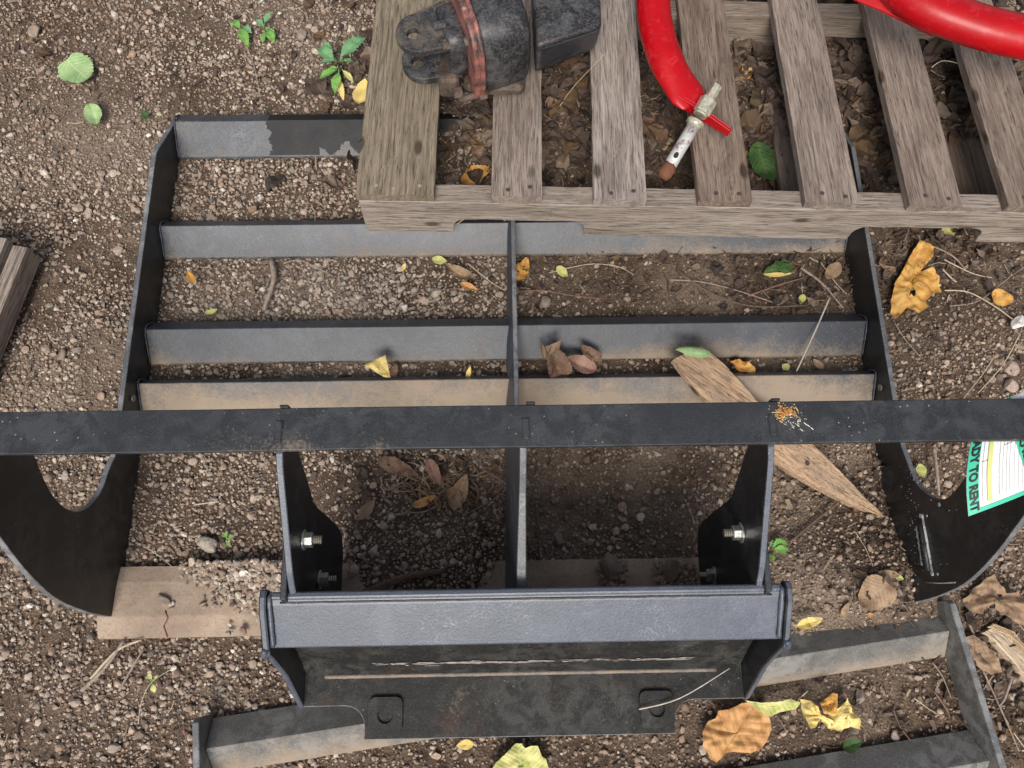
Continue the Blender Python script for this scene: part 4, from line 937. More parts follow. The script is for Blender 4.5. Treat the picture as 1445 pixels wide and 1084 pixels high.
def leaf(base, tip, W, mat, label, z=.012, name='leaf', shape='oval', stem=0, parent=None, zt=None, seed=None, tiltx=0, cat='leaf', **kw):
    """base, tip: where stalk end and tip lie; W = width / length"""
    zt = z if zt is None else zt; g1 = P(*base, z); g2 = P(*tip, zt); z = max(z, gz(g1.x, g1.y) + .009); zt = max(zt, gz(g2.x, g2.y) + .009)
    a = P(*base, z); b_ = P(*tip, zt); Ln = (b_ - a).length; d = b_ - a
    seed = seed if seed is not None else int(base[0] * 7 + base[1])
    V, UV, Fc = leafgeo(Ln, Ln * W, shape, seed=seed, **kw)
    o = mk(name, V, Fc, LM[mat], parent, uv=UV, smooth=True)
    yaw = math.atan2(-d.x, d.y); pit = math.asin(max(-1, min(1, d.z / Ln)))
    mt = Matrix.Rotation(yaw, 4, 'Z') @ Matrix.Rotation(pit, 4, 'X') @ Matrix.Rotation(tiltx, 4, 'Y')
    o.rotation_euler = mt.to_euler(); o.location = a if parent is None else a - parent.location
    if parent is None: tag(o, label, cat)
    if stem:
        k = [Vector((0, 0, V[4][2] + .0005)), Vector((.0006, -stem * .5, V[4][2] + .002)), Vector((.003, -stem, V[4][2] - .001))]
        tube('stalk', k, .0007, LM[mat], o, n=5)
    return o
def polyleaf(outl, cen, z, mat, label, base, tip, wav=.02, lift=.012, hole=None, rings=9, seed=1, curl=0.):
    g1 = P(*cen, z); z = max(z, gz(g1.x, g1.y) + .009); org = P(*cen, z); pts = []; m = len(outl)
    for i in range(m):      # finer, slightly ragged outline
        a, b_ = Vector((*outl[i], 0)), Vector((*outl[(i + 1) % m], 0)); k = max(1, int((b_ - a).length / 3))
        for j in range(k): q = a.lerp(b_, j / k); pts.append((q.x + .9 * mn.noise((q.x * .35, q.y * .35, 1)), q.y + .9 * mn.noise((q.x * .35, q.y * .35, 5))))
    B, T_ = P(*base, z), P(*tip, z); ax_ = (T_ - B); Ln = ax_.length; ax_.normalize(); sd_ = Vector((-ax_.y, ax_.x, 0))
    V = []; UV = []; Fc = []; PX = []; n = len(pts)
    for r in range(rings + 1):
        f = (r / rings) ** .8 if r else 0.02
        for (x, y) in pts:
            u_, v_ = cen[0] + (x - cen[0]) * f, cen[1] + (y - cen[1]) * f
            p = P(u_, v_, z) - org; w_ = mn.noise((p.x * 26 + seed, p.y * 26, seed)) + .6 * mn.noise((p.x * 70, p.y * 70, seed))
            q = P(u_, v_, z) - B; vv = q.dot(sd_) / (Ln * .4); rd = abs(mn.noise((q.dot(ax_) * 60 + abs(vv) * 2, vv * 1.3, seed)))
            V.append((p.x, p.y, lift * (.6 + w_) + wav * .25 * rd + curl * f * f)); UV.append((q.dot(ax_) / Ln, vv)); PX.append((u_, v_))
    for r in range(rings):
        for i in range(n):
            j = (i + 1) % n; a = PX[(r + 1) * n + i]
            if hole and math.hypot((a[0] - hole[0]), (a[1] - hole[1])) < hole[2] * (1 + .4 * mn.noise((a[0], a[1], 0))): continue
            Fc.append((r * n + i, r * n + j, (r + 1) * n + j, (r + 1) * n + i))
    Fc.append(tuple(range(n)))
    o = mk('leaf', V, Fc, LM[mat], uv=UV, smooth=True, loc=org); tag(o, label, 'leaf'); return o
leaf((97, 88), (128, 117), .95, 'green', 'larger pale green serrated leaf on the gravel at upper left', shape='round', stem=.008, serr=.10, fold=.08)
leaf((131, 152), (140, 182), .62, 'green', 'smaller folded green leaf on the gravel below the serrated one', fold=.5, curl=.4)
leaf((202, 157), (208, 170), .6, 'dgreen', 'tiny dark green leaf on gravel left of the frame corner')
leaf((507, 150), (516, 114), .55, 'yellow', 'bright yellow leaf against the left end of the pallet', z=.03, fold=.3)
leaf((275, 402), (265, 383), .42, 'gold', 'tiny curled golden leaf on gravel in the upper left bay', fold=.8)
leaf((352, 302), (362, 291), .7, 'tan', 'small tan leaf scrap on gravel in the rear left bay', fold=.3)
leaf((290, 443), (308, 437), .4, 'lime', 'small yellow-green scrap beside the second dark bar, left bay')
polyleaf([(515, 518), (524, 513), (534, 508), (544, 502), (547, 514), (552, 535), (542, 534), (530, 526)], (537, 520), .055, 'yellow', 'pale yellow triangular leaf standing between the dusty lower bars, left bay', (515, 518), (552, 530), seed=41, lift=.008)
leaf((553, 534), (560, 514), .5, 'brown', 'dark brown leaf tucked behind the pale yellow triangular one', z=.02, fold=.4)
leaf((660, 534), (664, 516), .35, 'yellow', 'thin yellow curled leaf right of the pale triangular leaf', z=.02, zt=.035, fold=.8)
leaf((668, 398), (628, 378), .38, 'tan', 'curled tan leaf on gravel just left of the centre rib', z=.012, fold=.9, curl=.5, wav=.3)
leaf((650, 402), (676, 412), .35, 'orange', 'rust-brown leaf curl just left of the centre rib', z=.010, fold=.8, wav=.3)
leaf((610, 366), (631, 370), .6, 'lime', 'yellow-green leaf peeping out under the second bar, left bay')
leaf((572, 372), (567, 385), .4, 'yellow', 'small pale yellow leaf flake on gravel under the second bar, left bay')
leaf((728, 400), (745, 366), .5, 'gold', 'crumpled golden-brown leaf against the centre rib, right bay', wav=.5, fold=.5, torn=1)
leaf((786, 377), (801, 392), .6, 'lime', 'small lime leaf on bare soil in the upper right bay')
polyleaf([(1076, 388), (1082, 378), (1090, 374), (1093, 370), (1100, 371), (1104, 366), (1110, 369), (1117, 370), (1119, 378), (1116, 385), (1108, 387), (1100, 384)], (1100, 378), .012, 'dgreen', 'toothed dark green leaf on soil in the upper right bay', (1076, 387), (1118, 372), seed=8, lift=.006)
leaf((1076, 389), (1118, 387), .16, 'yellow', 'thin yellow leaf edge under the toothed dark green leaf', z=.009, wav=.1)
leaf((1184, 373), (1164, 396), .55, 'tan', 'flat tan leaf near the right side plate, upper right bay', fold=.05)
leaf((1133, 416), (1131, 428), .7, 'lime', 'tiny lime scrap below the flat tan leaf, right bay')
leaf((790, 532), (776, 486), .62, 'brown', 'dark brown upright leaf in the leaf clump right of the rib', z=.018, zt=.075, fold=.6, wav=.3)
leaf((776, 500), (793, 480), .85, 'tan', 'pale tan half leaf topping the clump right of the rib', z=.070, zt=.080, fold=.3, shape='tri')
leaf((838, 524), (797, 506), .55, 'pink', 'pinkish curled leaf lying right in the leaf clump', z=.030, zt=.048, fold=.7, curl=.4)
leaf((846, 512), (815, 487), .42, 'brown', 'dry brown leaf behind the pinkish one in the clump', z=.03, zt=.052, fold=.5, wav=.4)
leaf((768, 504), (764, 484), .3, 'tan', 'thin upright tan leaf at the left of the leaf clump', z=.04, zt=.065, fold=.9)
leaf((1003, 500), (952, 494), .32, 'green', 'rolled grey-green leaf lying over the top of the broken board', z=.080, zt=.082, fold=.3, curl=-.3, roll=-1.2)
leaf((1064, 526), (1028, 512), .45, 'gold', 'golden-brown curled leaf behind the broken board', z=.014, fold=.6, wav=.4)
leaf((1161, 521), (1147, 507), .55, 'tan', 'small pinkish-tan leaf in the narrow bay right of the broken board', z=.01)
leaf((1105, 522), (1113, 514), .9, 'lime', 'tiny lime leaf scrap in the narrow bay right of the broken board', z=.01)
# big golden leaf right
polyleaf([(1295, 341), (1306, 346), (1316, 351), (1314, 362), (1302, 371), (1293, 377), (1299, 385), (1312, 380), (1322, 392), (1326, 404), (1329, 412), (1318, 415), (1309, 421), (1302, 428), (1305, 437), (1292, 445), (1283, 441), (1278, 436), (1268, 446), (1261, 453), (1255, 447), (1255, 425), (1261, 400), (1273, 380), (1284, 360)],
         (1284, 402), .022, 'gold', 'large crumpled golden-orange leaf with a hole, right of the grading frame', (1258, 452), (1300, 342), wav=.05, lift=.012, hole=(1284, 417, 5.5), seed=3, rings=12)
leaf((1398, 420), (1428, 424), .85, 'gold', 'small round golden leaf near the right edge', shape='round', wav=.2)
leaf((1262, 385), (1238, 372), .5, 'tan', 'small grey-tan triangular leaf left of the large golden leaf', shape='tri')
leaf((1327, 327), (1352, 325), .7, 'lime', 'lime leaf showing inside the right pallet notch', z=.015, shape='lobed')
leaf((1297, 655), (1302, 675), .7, 'lime', 'small lime leaf in the notch of the right wing plate')
leaf((1262, 812), (1275, 818), .6, 'lime', 'small yellow-green scrap left of the right wing tip', z=.028)
leaf((1123, 884), (1160, 873), .36, 'yellow', 'thin curled yellow leaf on the grey frame bar beside the hitch', z=.05, fold=.7, wav=.3)
leaf((1232, 868), (1222, 868), .6, 'orange', 'tiny orange leaf flake above the grey frame bar', z=.02)
polyleaf([(1010, 1076), (1001, 1070), (990, 1052), (990, 1032), (999, 1018), (1009, 1014), (1013, 1003), (1030, 999), (1046, 992), (1061, 990), (1074, 1000), (1084, 1012), (1087, 1030), (1081, 1044), (1074, 1056), (1056, 1062), (1036, 1060), (1022, 1062)], (1038, 1034), .018, 'orange', 'broad veined orange-brown leaf below the hitch', (1010, 1076), (1066, 992), seed=21, lift=.010, wav=.03, rings=12)
polyleaf([(1050, 988), (1070, 991), (1095, 990), (1112, 986), (1128, 990), (1122, 1000), (1102, 1004), (1086, 1011), (1070, 1004)], (1088, 997), .026, 'lime', 'narrow yellow leaf stretching right from the broad orange leaf', (1052, 990), (1126, 992), seed=12, lift=.008)
polyleaf([(1126, 986), (1140, 988), (1150, 996), (1156, 1008), (1168, 1014), (1182, 1022), (1184, 1031), (1168, 1028), (1155, 1014), (1146, 1026), (1136, 1026), (1128, 1008)], (1146, 1008), .024, 'yellow', 'crumpled pale yellow leaf right of the narrow one', (1128, 990), (1180, 1030), seed=14, lift=.016, wav=.06)
polyleaf([(1150, 990), (1160, 985), (1172, 978), (1181, 979), (1182, 992), (1177, 1006), (1166, 1008), (1154, 1004)], (1168, 993), .036, 'gold', 'golden crumpled leaf on top of the pale yellow one', (1152, 1002), (1180, 980), seed=17, lift=.014, wav=.06)
polyleaf([(1178, 1000), (1188, 992), (1192, 984), (1198, 1002), (1206, 1012), (1208, 1028), (1196, 1024), (1186, 1032), (1172, 1026), (1166, 1012)], (1188, 1012), .024, 'yellow', 'yellow leaf at the right end of the crumpled leaf group', (1176, 1028), (1192, 986), seed=18, lift=.016, wav=.06)
leaf((1187, 1055), (1214, 1046), .6, 'dgreen', 'curled dark green leaf above the lowest grey bar', z=.02, fold=.8, curl=.5)
leaf((1195, 988), (1190, 976), .4, 'pink', 'tiny pink leaf flake above the crumpled yellow leaves')
polyleaf([(690, 1092), (700, 1076), (716, 1060), (727, 1049), (736, 1048), (741, 1055), (750, 1051), (759, 1052), (764, 1066), (770, 1070), (774, 1084), (776, 1100), (740, 1112), (700, 1108)], (735, 1080), .016, 'lime', 'large pale yellow-green leaf at the bottom edge below the hitch', (740, 1110), (730, 1048), seed=5, lift=.010)
leaf((668, 1050), (644, 1052), .55, 'yellow', 'small pale yellow leaf just below the hitch flange edge')
leaf((1249, 822), (1213, 856), .95, 'tan', 'tan leaf on soil left of the right wing tip', z=.035, shape='round', fold=.1, wav=.2, n1=18)
leaf((1268, 812), (1236, 808), .35, 'tan', 'narrow tan leaf above the round tan leaf', z=.04)
leaf((1188, 872), (1197, 850), .4, 'tan', 'narrow tan leaf on the soil right of the hitch', z=.02)
leaf((636, 690), (652, 718), .5, 'tan', 'curled tan leaf standing on soil left of the rear rib', z=.012, zt=.03, fold=.8, wav=.3) 
leaf((640, 718), (660, 668), .42, 'tan', 'ribbed tan leaf leaning beside the centre rib below the top bar', z=.012, zt=.036, fold=.7)
leaf((535, 650), (590, 672), .36, 'brown', 'long brown leaf on soil below the top bar, left inner bay', z=.012, wav=.4, fold=.3, torn=1)
leaf((605, 650), (622, 688), .35, 'pink', 'reddish leaf edge sticking up below the top bar', z=.012, zt=.03, fold=.6)
leaf((584, 716), (616, 700), .35, 'orange', 'rusty orange leaf scrap in the left inner bay', z=.012, wav=.4)
leaf((508, 732), (530, 705), .45, 'tan', 'small upright tan chip-like leaf in the left inner bay', z=.014, zt=.03, fold=.3)
polyleaf([(1384, 818), (1398, 811), (1404, 826), (1416, 838), (1430, 836), (1444, 856), (1455, 884), (1428, 880), (1408, 866), (1394, 852), (1380, 868), (1358, 862), (1352, 846), (1368, 834)], (1398, 846), .02, 'tan', 'big dull tan leaf curling beside the right wing tip at the lower right edge', (1384, 816), (1446, 884), seed=31, lift=.016, wav=.06, hole=(1408, 842, 5))
polyleaf([(1352, 900), (1368, 896), (1388, 906), (1400, 925), (1412, 948), (1396, 952), (1380, 944), (1366, 930)], (1380, 922), .018, 'tan', 'brown-tan leaf left of the pale torn wood chunk', (1352, 898), (1410, 950), seed=33, lift=.010, wav=.04)
polyleaf([(1336, 858), (1352, 868), (1360, 884), (1352, 896), (1340, 884), (1332, 870)], (1346, 878), .014, 'brown', 'dark brown leaf between the frame corner and the big tan leaf', (1336, 858), (1354, 894), seed=35, lift=.010, wav=.04)
# under the pallet
leaf((1066, 205), (1088, 262), .6, 'dgreen', 'dark green leaf in the pallet gap next to the bolt', z=.045, zt=.05, wav=.1)
leaf((1086, 240), (1108, 270), .8, 'brown', 'brown leaf beside the dark green one under the pallet', z=.015)
leaf((652, 258), (695, 240), .6, 'gold', 'golden-brown leaf in the first pallet gap', z=.014, zt=.03, wav=.3)
leaf((668, 205), (690, 235), .5, 'brown', 'brown curled leaf in the first pallet gap', z=.02, wav=.3)
leaf((684, 232), (702, 212), .8, 'gold', 'dull yellow leaf half under the second deck board', z=.02)
leaf((770, 155), (800, 128), .4, 'tan', 'pale folded leaf in the pallet gap below the motor block', z=.03, zt=.05, fold=.8)
leaf((782, 95), (822, 60), .8, 'brown', 'large brown leaf in shade by the motor block', z=.02)
leaf((908, 165), (940, 200), .8, 'brown', 'grey-brown leaf in the gap left of the bolt', z=.02)
leaf((950, 30), (978, 55), .8, 'tan', 'tan leaf in the gap behind the red handle', z=.02)
leaf((1042, 110), (1060, 98), .8, 'gold', 'small tan-yellow leaf in the gap right of the bolt', z=.03)

# weeds
WG = leaf_mat('weed_green', (.10, .26, .045), (.18, .36, .08), None, (.28, .44, .18), .4); WB_ = leaf_mat('weed_blue_green', (.10, .24, .10), (.16, .33, .15), None, (.25, .4, .25), .4)
LM['weed'] = WG; LM['weedb'] = WB_
def weed(c, leaves, label):
    W_ = empty('weed', P(*c, .004), label, 'weed')
    for (b0, t0, wd, mt, z0, z1) in leaves:
        leaf(b0, t0, wd, mt, None, z=z0, zt=z1, parent=W_, shape='lance', serr=.25, fold=.25, curl=-.2)
        a, e = P(c[0], c[1], .004) - W_.location, P(*b0, z0) - W_.location
        if (a - e).length > .004: tube('stem', [a, a.lerp(e, .5) + Vector((0, 0, .006)), e], .0009, WG, W_, n=5)
weed((350, 62), [((338, 40), (330, 28), .5, 'weed', .02, .022), ((340, 42), (352, 68), .4, 'weed', .02, .015), ((344, 38), (356, 48), .5, 'weedb', .02, .02), ((332, 30), (326, 40), .4, 'weed', .02, .02)], 'two-leafed green weed at the top left, beside a long straw')
weed((374, 45), [((374, 32), (384, 17), .45, 'weedb', .02, .03), ((372, 38), (360, 28), .4, 'weedb', .02, .02), ((378, 44), (388, 62), .5, 'weed', .02, .012), ((374, 46), (370, 62), .4, 'weed', .02, .012), ((380, 40), (390, 52), .35, 'weed', .02, .012)], 'small bushy green weed at the top left, right of the two-leafed one')
weed((480, 92), [((482, 80), (518, 52), .42, 'weedb', .03, .035), ((470, 84), (448, 68), .55, 'weedb', .03, .03), ((472, 86), (452, 88), .4, 'weedb', .03, .02), ((484, 86), (500, 88), .4, 'weedb', .03, .02), ((474, 100), (450, 112), .42, 'weed', .03, .02), ((478, 104), (472, 134), .4, 'weed', .03, .02), ((484, 100), (500, 118), .3, 'lime', .03, .02), ((476, 96), (462, 100), .4, 'weed', .03, .02), ((478, 112), (486, 146), .22, 'yellow', .02, .01), ((466, 76), (456, 58), .4, 'weedb', .03, .03)], 'largest leafy weed, green with yellowing tips, left of the pallet')
weed((1092, 780), [((1090, 772), (1112, 766), .7, 'weed', .025, .025), ((1092, 776), (1114, 776), .5, 'weed', .022, .02), ((1088, 782), (1092, 794), .5, 'weed', .02, .02), ((1086, 770), (1096, 762), .5, 'weedb', .025, .025)], 'small green weed by the foot of the right bracket')
weed((321, 762), [((320, 758), (314, 752), .7, 'weed', .02, .02), ((323, 760), (330, 755), .7, 'weed', .02, .02), ((321, 764), (324, 772), .6, 'weed', .02, .015)], 'tiny green sprout beside the pale stone')
weed((216, 962), [((214, 958), (208, 950), .6, 'lime', .02, .02), ((216, 966), (219, 978), .6, 'lime', .02, .015), ((218, 958), (224, 952), .4, 'lime', .02, .02)], 'yellow-green sprout on a straw at the lower left')

# ------------------------------------------------------------------ twigs
def bark(name, c0, c1):
    m, t, b = M(name); v = coords(t)
    L(t, mix(t, ramp(t, nz(t, 120, 6, .7, v), [(.35, 0.), (.65, 1.)]), c0, c1), b.inputs['Base Color']); b.inputs['Roughness'].default_value = .85
    bump(t, b, nz(t, 300, 4, .7, v), .5, .001); return m
TW = dict(pale=bark('pale_straw', (.36, .28, .19), (.56, .47, .34)), grey=bark('grey_twig', (.20, .15, .12), (.36, .29, .24)), brown=bark('brown_twig', (.085, .055, .04), (.17, .11, .08)), red=bark('reddish_twig', (.14, .075, .055), (.26, .15, .11)), white=bark('whitened_twig', (.42, .36, .30), (.62, .56, .48)))
def twig(pts, r, mat, label, cat='twig', name='twig', n=6, jit=.12):
    q = []
    for p in pts:
        zz = p[2] if len(p) > 2 else .012; g1 = P(p[0], p[1], zz); q.append(P(p[0], p[1], max(zz, gz(g1.x, g1.y) + .008)))
    org = q[0].copy()
    s = spline([p - org for p in q], 5); m_ = len(s)
    V, Fc = tubegeo(s, [r * (1 - .45 * i / m_) for i in range(m_)], n, 1, True, jit)
    o = fixn(mk(name, V, Fc, TW[mat], None, smooth=True, loc=org)); tag(o, label, cat); return o
twig([(323, 30, .02), (345, 60, .012), (360, 100, .010), (371, 162, .012)], .0008, 'pale', 'long thin straw curving down from the top left weed', 'straw', 'straw')
twig([(1171, 420, .056), (1150, 468, .052), (1124, 524, .030)], .0019, 'white', 'straight pale twig leaning across the third bar at right')
twig([(383, 368, .008), (386, 395, .016), (372, 438, .012)], .0065, 'grey', 'stout grey-brown stick on gravel in the upper left bay', 'stick', 'stick', 8, .2)
twig([(400, 372), (425, 368), (470, 390)], .0016, 'grey', 'thin forked twig right of the stout stick')
twig([(378, 378), (358, 376), (340, 381)], .0013, 'red', 'short reddish twig left of the stout stick')
twig([(660, 372), (690, 396), (712, 410)], .0013, 'pale', 'pale twig pointing to the centre rib, left bay')
twig([(570, 422), (600, 412), (660, 406)], .0013, 'red', 'thin reddish twig over the gravel, left of the rib')
twig([(725, 412, .014), (765, 410, .016), (800, 416), (850, 422)], .0016, 'red', 'reddish twig in the soil right of the centre rib')
twig([(775, 385), (830, 373), (870, 376), (895, 388)], .0011, 'pale', 'thin pale arching twig at the left of the right bay')
twig([(945, 395), (990, 398), (1040, 410), (1100, 430)], .0019, 'grey', 'long grey twig running down the right bay')
twig([(960, 385), (1000, 412), (1060, 432), (1140, 431)], .0030, 'brown', 'dark brown curved stick low in the right bay')
twig([(1055, 418), (1100, 402), (1135, 392)], .0019, 'red', 'reddish twig crossing the dark curved stick')
twig([(1130, 378), (1160, 400), (1190, 435)], .0032, 'grey', 'grey stick sloping toward the right side plate')
twig([(1158, 370), (1180, 400), (1195, 415)], .0011, 'pale', 'thin pale twig beside the right side plate')
twig([(742, 265, .03), (790, 150, .06), (845, 85, .23), (850, 80, .235)], .0012, 'pale', 'dried stalk poking up through the pallet gap', 'stalk', 'stalk')
twig([(645, 316, .125), (665, 305, .12), (695, 306, .11), (714, 312, .10)], .0008, 'pale', 'fine straw hanging in the left pallet notch', 'straw', 'straw')
twig([(902, 1001, .097), (960, 985, .099), (1030, 943, .105)], .0013, 'white', 'thin whitish twig lying over the right lock pad of the hitch')
twig([(515, 838, .02), (570, 815, .03), (630, 805, .02)], .0085, 'brown', 'thick dark stick in the shade behind the hitch', 'stick', 'stick', 8, .2)
twig([(1185, 800, .01), (1160, 770, .012)], .0015, 'grey', 'short twig right of the green weed by the bracket') if False else None
twig([(1115, 765, .010), (1150, 735, .012), (1195, 700, .014)], .0030, 'brown', 'dark stick under the broken board tip', 'stick', 'stick')
twig([(1318, 632, .02), (1322, 665, .02), (1325, 698, .01)], .0042, 'grey', 'upright grey stick in the notch of the right wing plate', 'stick', 'stick')
twig([(712, 648, .012), (704, 700, .02), (712, 752, .012)], .0011, 'red', 'thin reddish twig left of the rear rib')
twig([(690, 668, .012), (715, 690, .02), (660, 725, .012)], .0012, 'grey', 'bent grey twig left of the rear rib')
twig([(762, 790, .025), (758, 740, .03), (760, 712, .02), (782, 690, .012)], .0019, 'brown', 'thin dark root right of the rear rib', 'root', 'root')
twig([(115, 975), (150, 940), (175, 903)], .0040, 'grey', 'flat pale stick pointing down-left from the dusty strip', 'stick', 'stick')
twig([(128, 958), (165, 918), (200, 903)], .0030, 'pale', 'paler split stick lying on the flat pale stick', 'stick', 'stick')
twig([(168, 975), (185, 945), (203, 915)], .0026, 'grey', 'second grey stick right of the pale pair at lower left', 'stick', 'stick')
twig([(195, 1022), (200, 990), (215, 962, .02), (250, 940)], .0009, 'pale', 'long curved straw through the yellow-green sprout', 'straw', 'straw')
twig([(216, 950), (224, 925), (222, 903)], .0013, 'brown', 'short dark twig below the dusty strip')
twig([(276, 712), (300, 709), (309, 708)], .0013, 'white', 'short whitish straw on gravel right of the left wing', 'straw', 'straw')
twig([(202, 770), (225, 785), (243, 800)], .0009, 'pale', 'fine straw above the dusty strip', 'straw', 'straw')
twig([(350, 775), (375, 755), (395, 742)], .0011, 'red', 'thin reddish twig beside the left bracket')
twig([(272, 1075), (262, 1040), (258, 1020)], .0016, 'red', 'reddish stem left of the grey frame end')
twig([(265, 1080), (252, 1045), (255, 1018)], .0013, 'brown', 'brown stem left of the grey frame end, beside a reddish one')
twig([(1362, 870, .02), (1376, 900, .02), (1385, 940, .02), (1412, 1000, .016), (1438, 1060, .012)], .0023, 'grey', 'long grey twig running down beside the grey frame side')
twig([(1410, 998), (1428, 1030), (1448, 1058)], .0014, 'pale', 'pale side twig off the long grey one at lower right')
twig([(1428, 955, .02), (1418, 985, .02), (1411, 995, .02)], .0030, 'grey', 'short thick twig under the pale wood chunk')
twig([(1318, 975), (1335, 1000), (1340, 1012)], .0019, 'red', 'small reddish twig inside the grey frame')
twig([(1316, 935), (1330, 955), (1342, 985)], .0015, 'grey', 'thin twig hugging the inside of the grey frame')
twig([(1290, 985), (1310, 1000), (1326, 1010)], .0011, 'pale', 'pale stem on the soil inside the grey frame')
twig([(1260, 1000), (1270, 1025), (1285, 1045)], .0018, 'brown', 'brown twig sunk in the soil inside the grey frame')
twig([(1140, 975, .03), (1125, 990, .03), (1122, 1005, .028)], .0011, 'pale', 'pale leaf stalk rising from the yellow leaves', 'stalk', 'stalk')
twig([(1318, 348), (1345, 362), (1362, 380)], .0022, 'grey', 'grey twig right of the golden leaf tip')
twig([(1320, 360), (1370, 385), (1400, 392)], .0016, 'pale', 'long pale twig from the golden leaf toward the right')
twig([(1333, 410), (1365, 412), (1400, 430), (1435, 455)], .0018, 'pale', 'long arched stalk right of the golden leaf', 'stalk', 'stalk')
twig([(1340, 432), (1380, 425), (1420, 395), (1448, 375)], .0012, 'grey', 'fine grey twig passing the round golden leaf')
twig([(1262, 455), (1278, 480), (1300, 505)], .0010, 'pale', 'thin stalk below the golden leaf', 'stalk', 'stalk')
twig([(1440, 470), (1415, 515), (1380, 555)], .0014, 'pale', 'long pale stalk crossing the gravel at right', 'stalk', 'stalk')
twig([(1402, 505), (1385, 530), (1360, 562)], .0012, 'pale', 'shorter pale stalk left of the long one at right', 'stalk', 'stalk')
twig([(1330, 380), (1345, 395), (1350, 398)], .0019, 'white', 'short white twig right of the golden leaf')
twig([(1240, 350), (1270, 362), (1285, 372)], .0016, 'brown', 'dark twig left of the golden leaf tip')
twig([(1275, 345), (1283, 322), (1290, 300)], .0012, 'grey', 'thin twig rising from the golden leaf tip under the pallet')
twig([(1160, 700, .012), (1185, 690, .012)], .001, 'pale', 'x') if False else None
twig([(1205, 748), (1222, 775), (1232, 800, .03)], .0009, 'pale', 'fine straw above the tan leaf near the right wing', 'straw', 'straw')
twig([(1040, 57, .10), (1060, 48, .06), (1078, 35, .05)], .0009, 'pale', 'fine pale root across the pallet gap by the bolt board', 'straw', 'straw')
twig([(1180, 80, .03), (1200, 70, .05), (1222, 72, .05), (1235, 95, .03)], .0011, 'pale', 'arched pale root in the pallet gap at right', 'root', 'root')
twig([(1315, 95, .19), (1330, 86, .185), (1352, 90, .15), (1365, 100, .10)], .0009, 'pale', 'curled fine root over the last pallet gap', 'root', 'root')

# ------------------------------------------------------------------ separate stones
def stone(u, v_, rx, ry, rz, col, label, z=None, seed=0):
    p = P(u, v_, 0); zz = gz(p.x, p.y) + .003 if z is None else z; p = P(u, v_, zz)
    bm = bmesh.new(); bmesh.ops.create_icosphere(bm, subdivisions=3, radius=1); r2 = random.Random(seed + int(u))
    cuts = [(Vector((r2.gauss(0, 1), r2.gauss(0, 1), r2.gauss(0, 1))).normalized(), r2.uniform(.55, .85)) for _ in range(9)]
    for q in bm.verts:
        for d, s in cuts:
            k = q.co.dot(d)
            if k > s: q.co -= d * (k - s)
        q.co *= 1 + .07 * mn.noise(q.co * 3 + Vector((u, 0, 0))); q.co = Vector((q.co.x * rx, q.co.y * ry, q.co.z * rz))
    me = bpy.data.meshes.new('stone'); bm.to_mesh(me); bm.free()
    a = me.attributes.new('tone', 'FLOAT_COLOR', 'POINT'); a.data.foreach_set('color', list((*col, 1)) * len(me.vertices)); me.materials.append(STONE)
    o = bpy.data.objects.new('stone', me); C.objects.link(o); o.location = (p.x, p.y, p.z + rz * .4); o.rotation_euler = (0, 0, r2.uniform(0, 6)); tag(o, label, 'stone')
stone(294, 769, .024, .016, .014, (.44, .39, .33), 'large pale stone beside the tiny sprout, right of the left wing')
stone(572, 435, .008, .009, .008, (.66, .64, .60), 'white pebble against the third bar, left bay')
stone(768, 428, .015, .014, .011, (.26, .21, .17), 'round brown stone against the third bar, right of the rib')
stone(1231, 838, .012, .011, .008, (.55, .44, .33), 'pale stone on soil between the hitch and right wing', z=.03)
stone(1432, 450, .014, .012, .008, (.50, .40, .33), 'pinkish stone at the right edge') if False else None
stone(1436, 456, .020, .013, .009, (.75, .74, .70), 'chalky white lump at the right edge', z=.012)
stone(1288, 481, .007, .004, .003, (.80, .80, .76), 'tiny white chip on the gravel at right')
stone(1424, 520, .020, .016, .010, (.38, .29, .24), 'large pinkish stone at the right edge above the bar')
stone(1424, 545, .017, .014, .010, (.40, .31, .26), 'second pinkish stone just below the large one at right')
stone(903, 731, .011, .008, .007, (.55, .47, .38), 'pale flat stone in the shaded right inner bay')
stone(881, 745, .009, .008, .007, (.42, .32, .24), 'tan stone beside the pale one in the right inner bay')
stone(787, 760, .013, .011, .009, (.24, .20, .17), 'grey stone near the dark root, right of the rib')
stone(1137, 775, .017, .013, .010, (.42, .36, .29), 'pale stone right of the green weed', z=.015)
stone(1180, 820, .021, .015, .010, (.33, .27, .22), 'broad grey-tan stone between the hitch and right wing', z=.03)
stone(1212, 983, .014, .010, .008, (.26, .22, .19), 'dark grey stone above the crumpled yellow leaves')
stone(1262, 1040, .013, .008, .007, (.34, .27, .22), 'tan stone inside the grey frame near the lowest bar')
stone(50, 46, .020, .015, .010, (.33, .25, .19), 'broad brown stone at the top left')
stone(163, 22, .008, .015, .008, (.55, .50, .44), 'pale upright stone at the top left')
stone(193, 282, .008, .009, .007, (.44, .36, .27), 'tan stone close to the left side plate')
stone(368, 280, .009, .008, .007, (.62, .60, .55), 'whitish stone in the rear left bay')
stone(168, 355, .011, .013, .008, (.42, .33, .27), 'pinkish stone left of the side plate, near the second bar')
stone(415, 30, .018, .013, .010, (.32, .25, .20), 'brown stone at the top between weeds and pallet') if False else None
stone(426, 52, .017, .014, .010, (.33, .27, .22), 'brown-grey stone left of the largest weed')
stone(232, 849, .013, .013, .008, (.30, .24, .19), 'brown stone sitting in the hollow of the dusty strip', z=.020)
stone(163, 1100 if False else 1055, .012, .010, .008, (.34, .29, .24), 'tan stone near the bottom left edge')
stone(863, 800, .024, .020, .016, (.20, .16, .13), 'dark clod of soil on the dusty strip behind the hitch', z=.022)
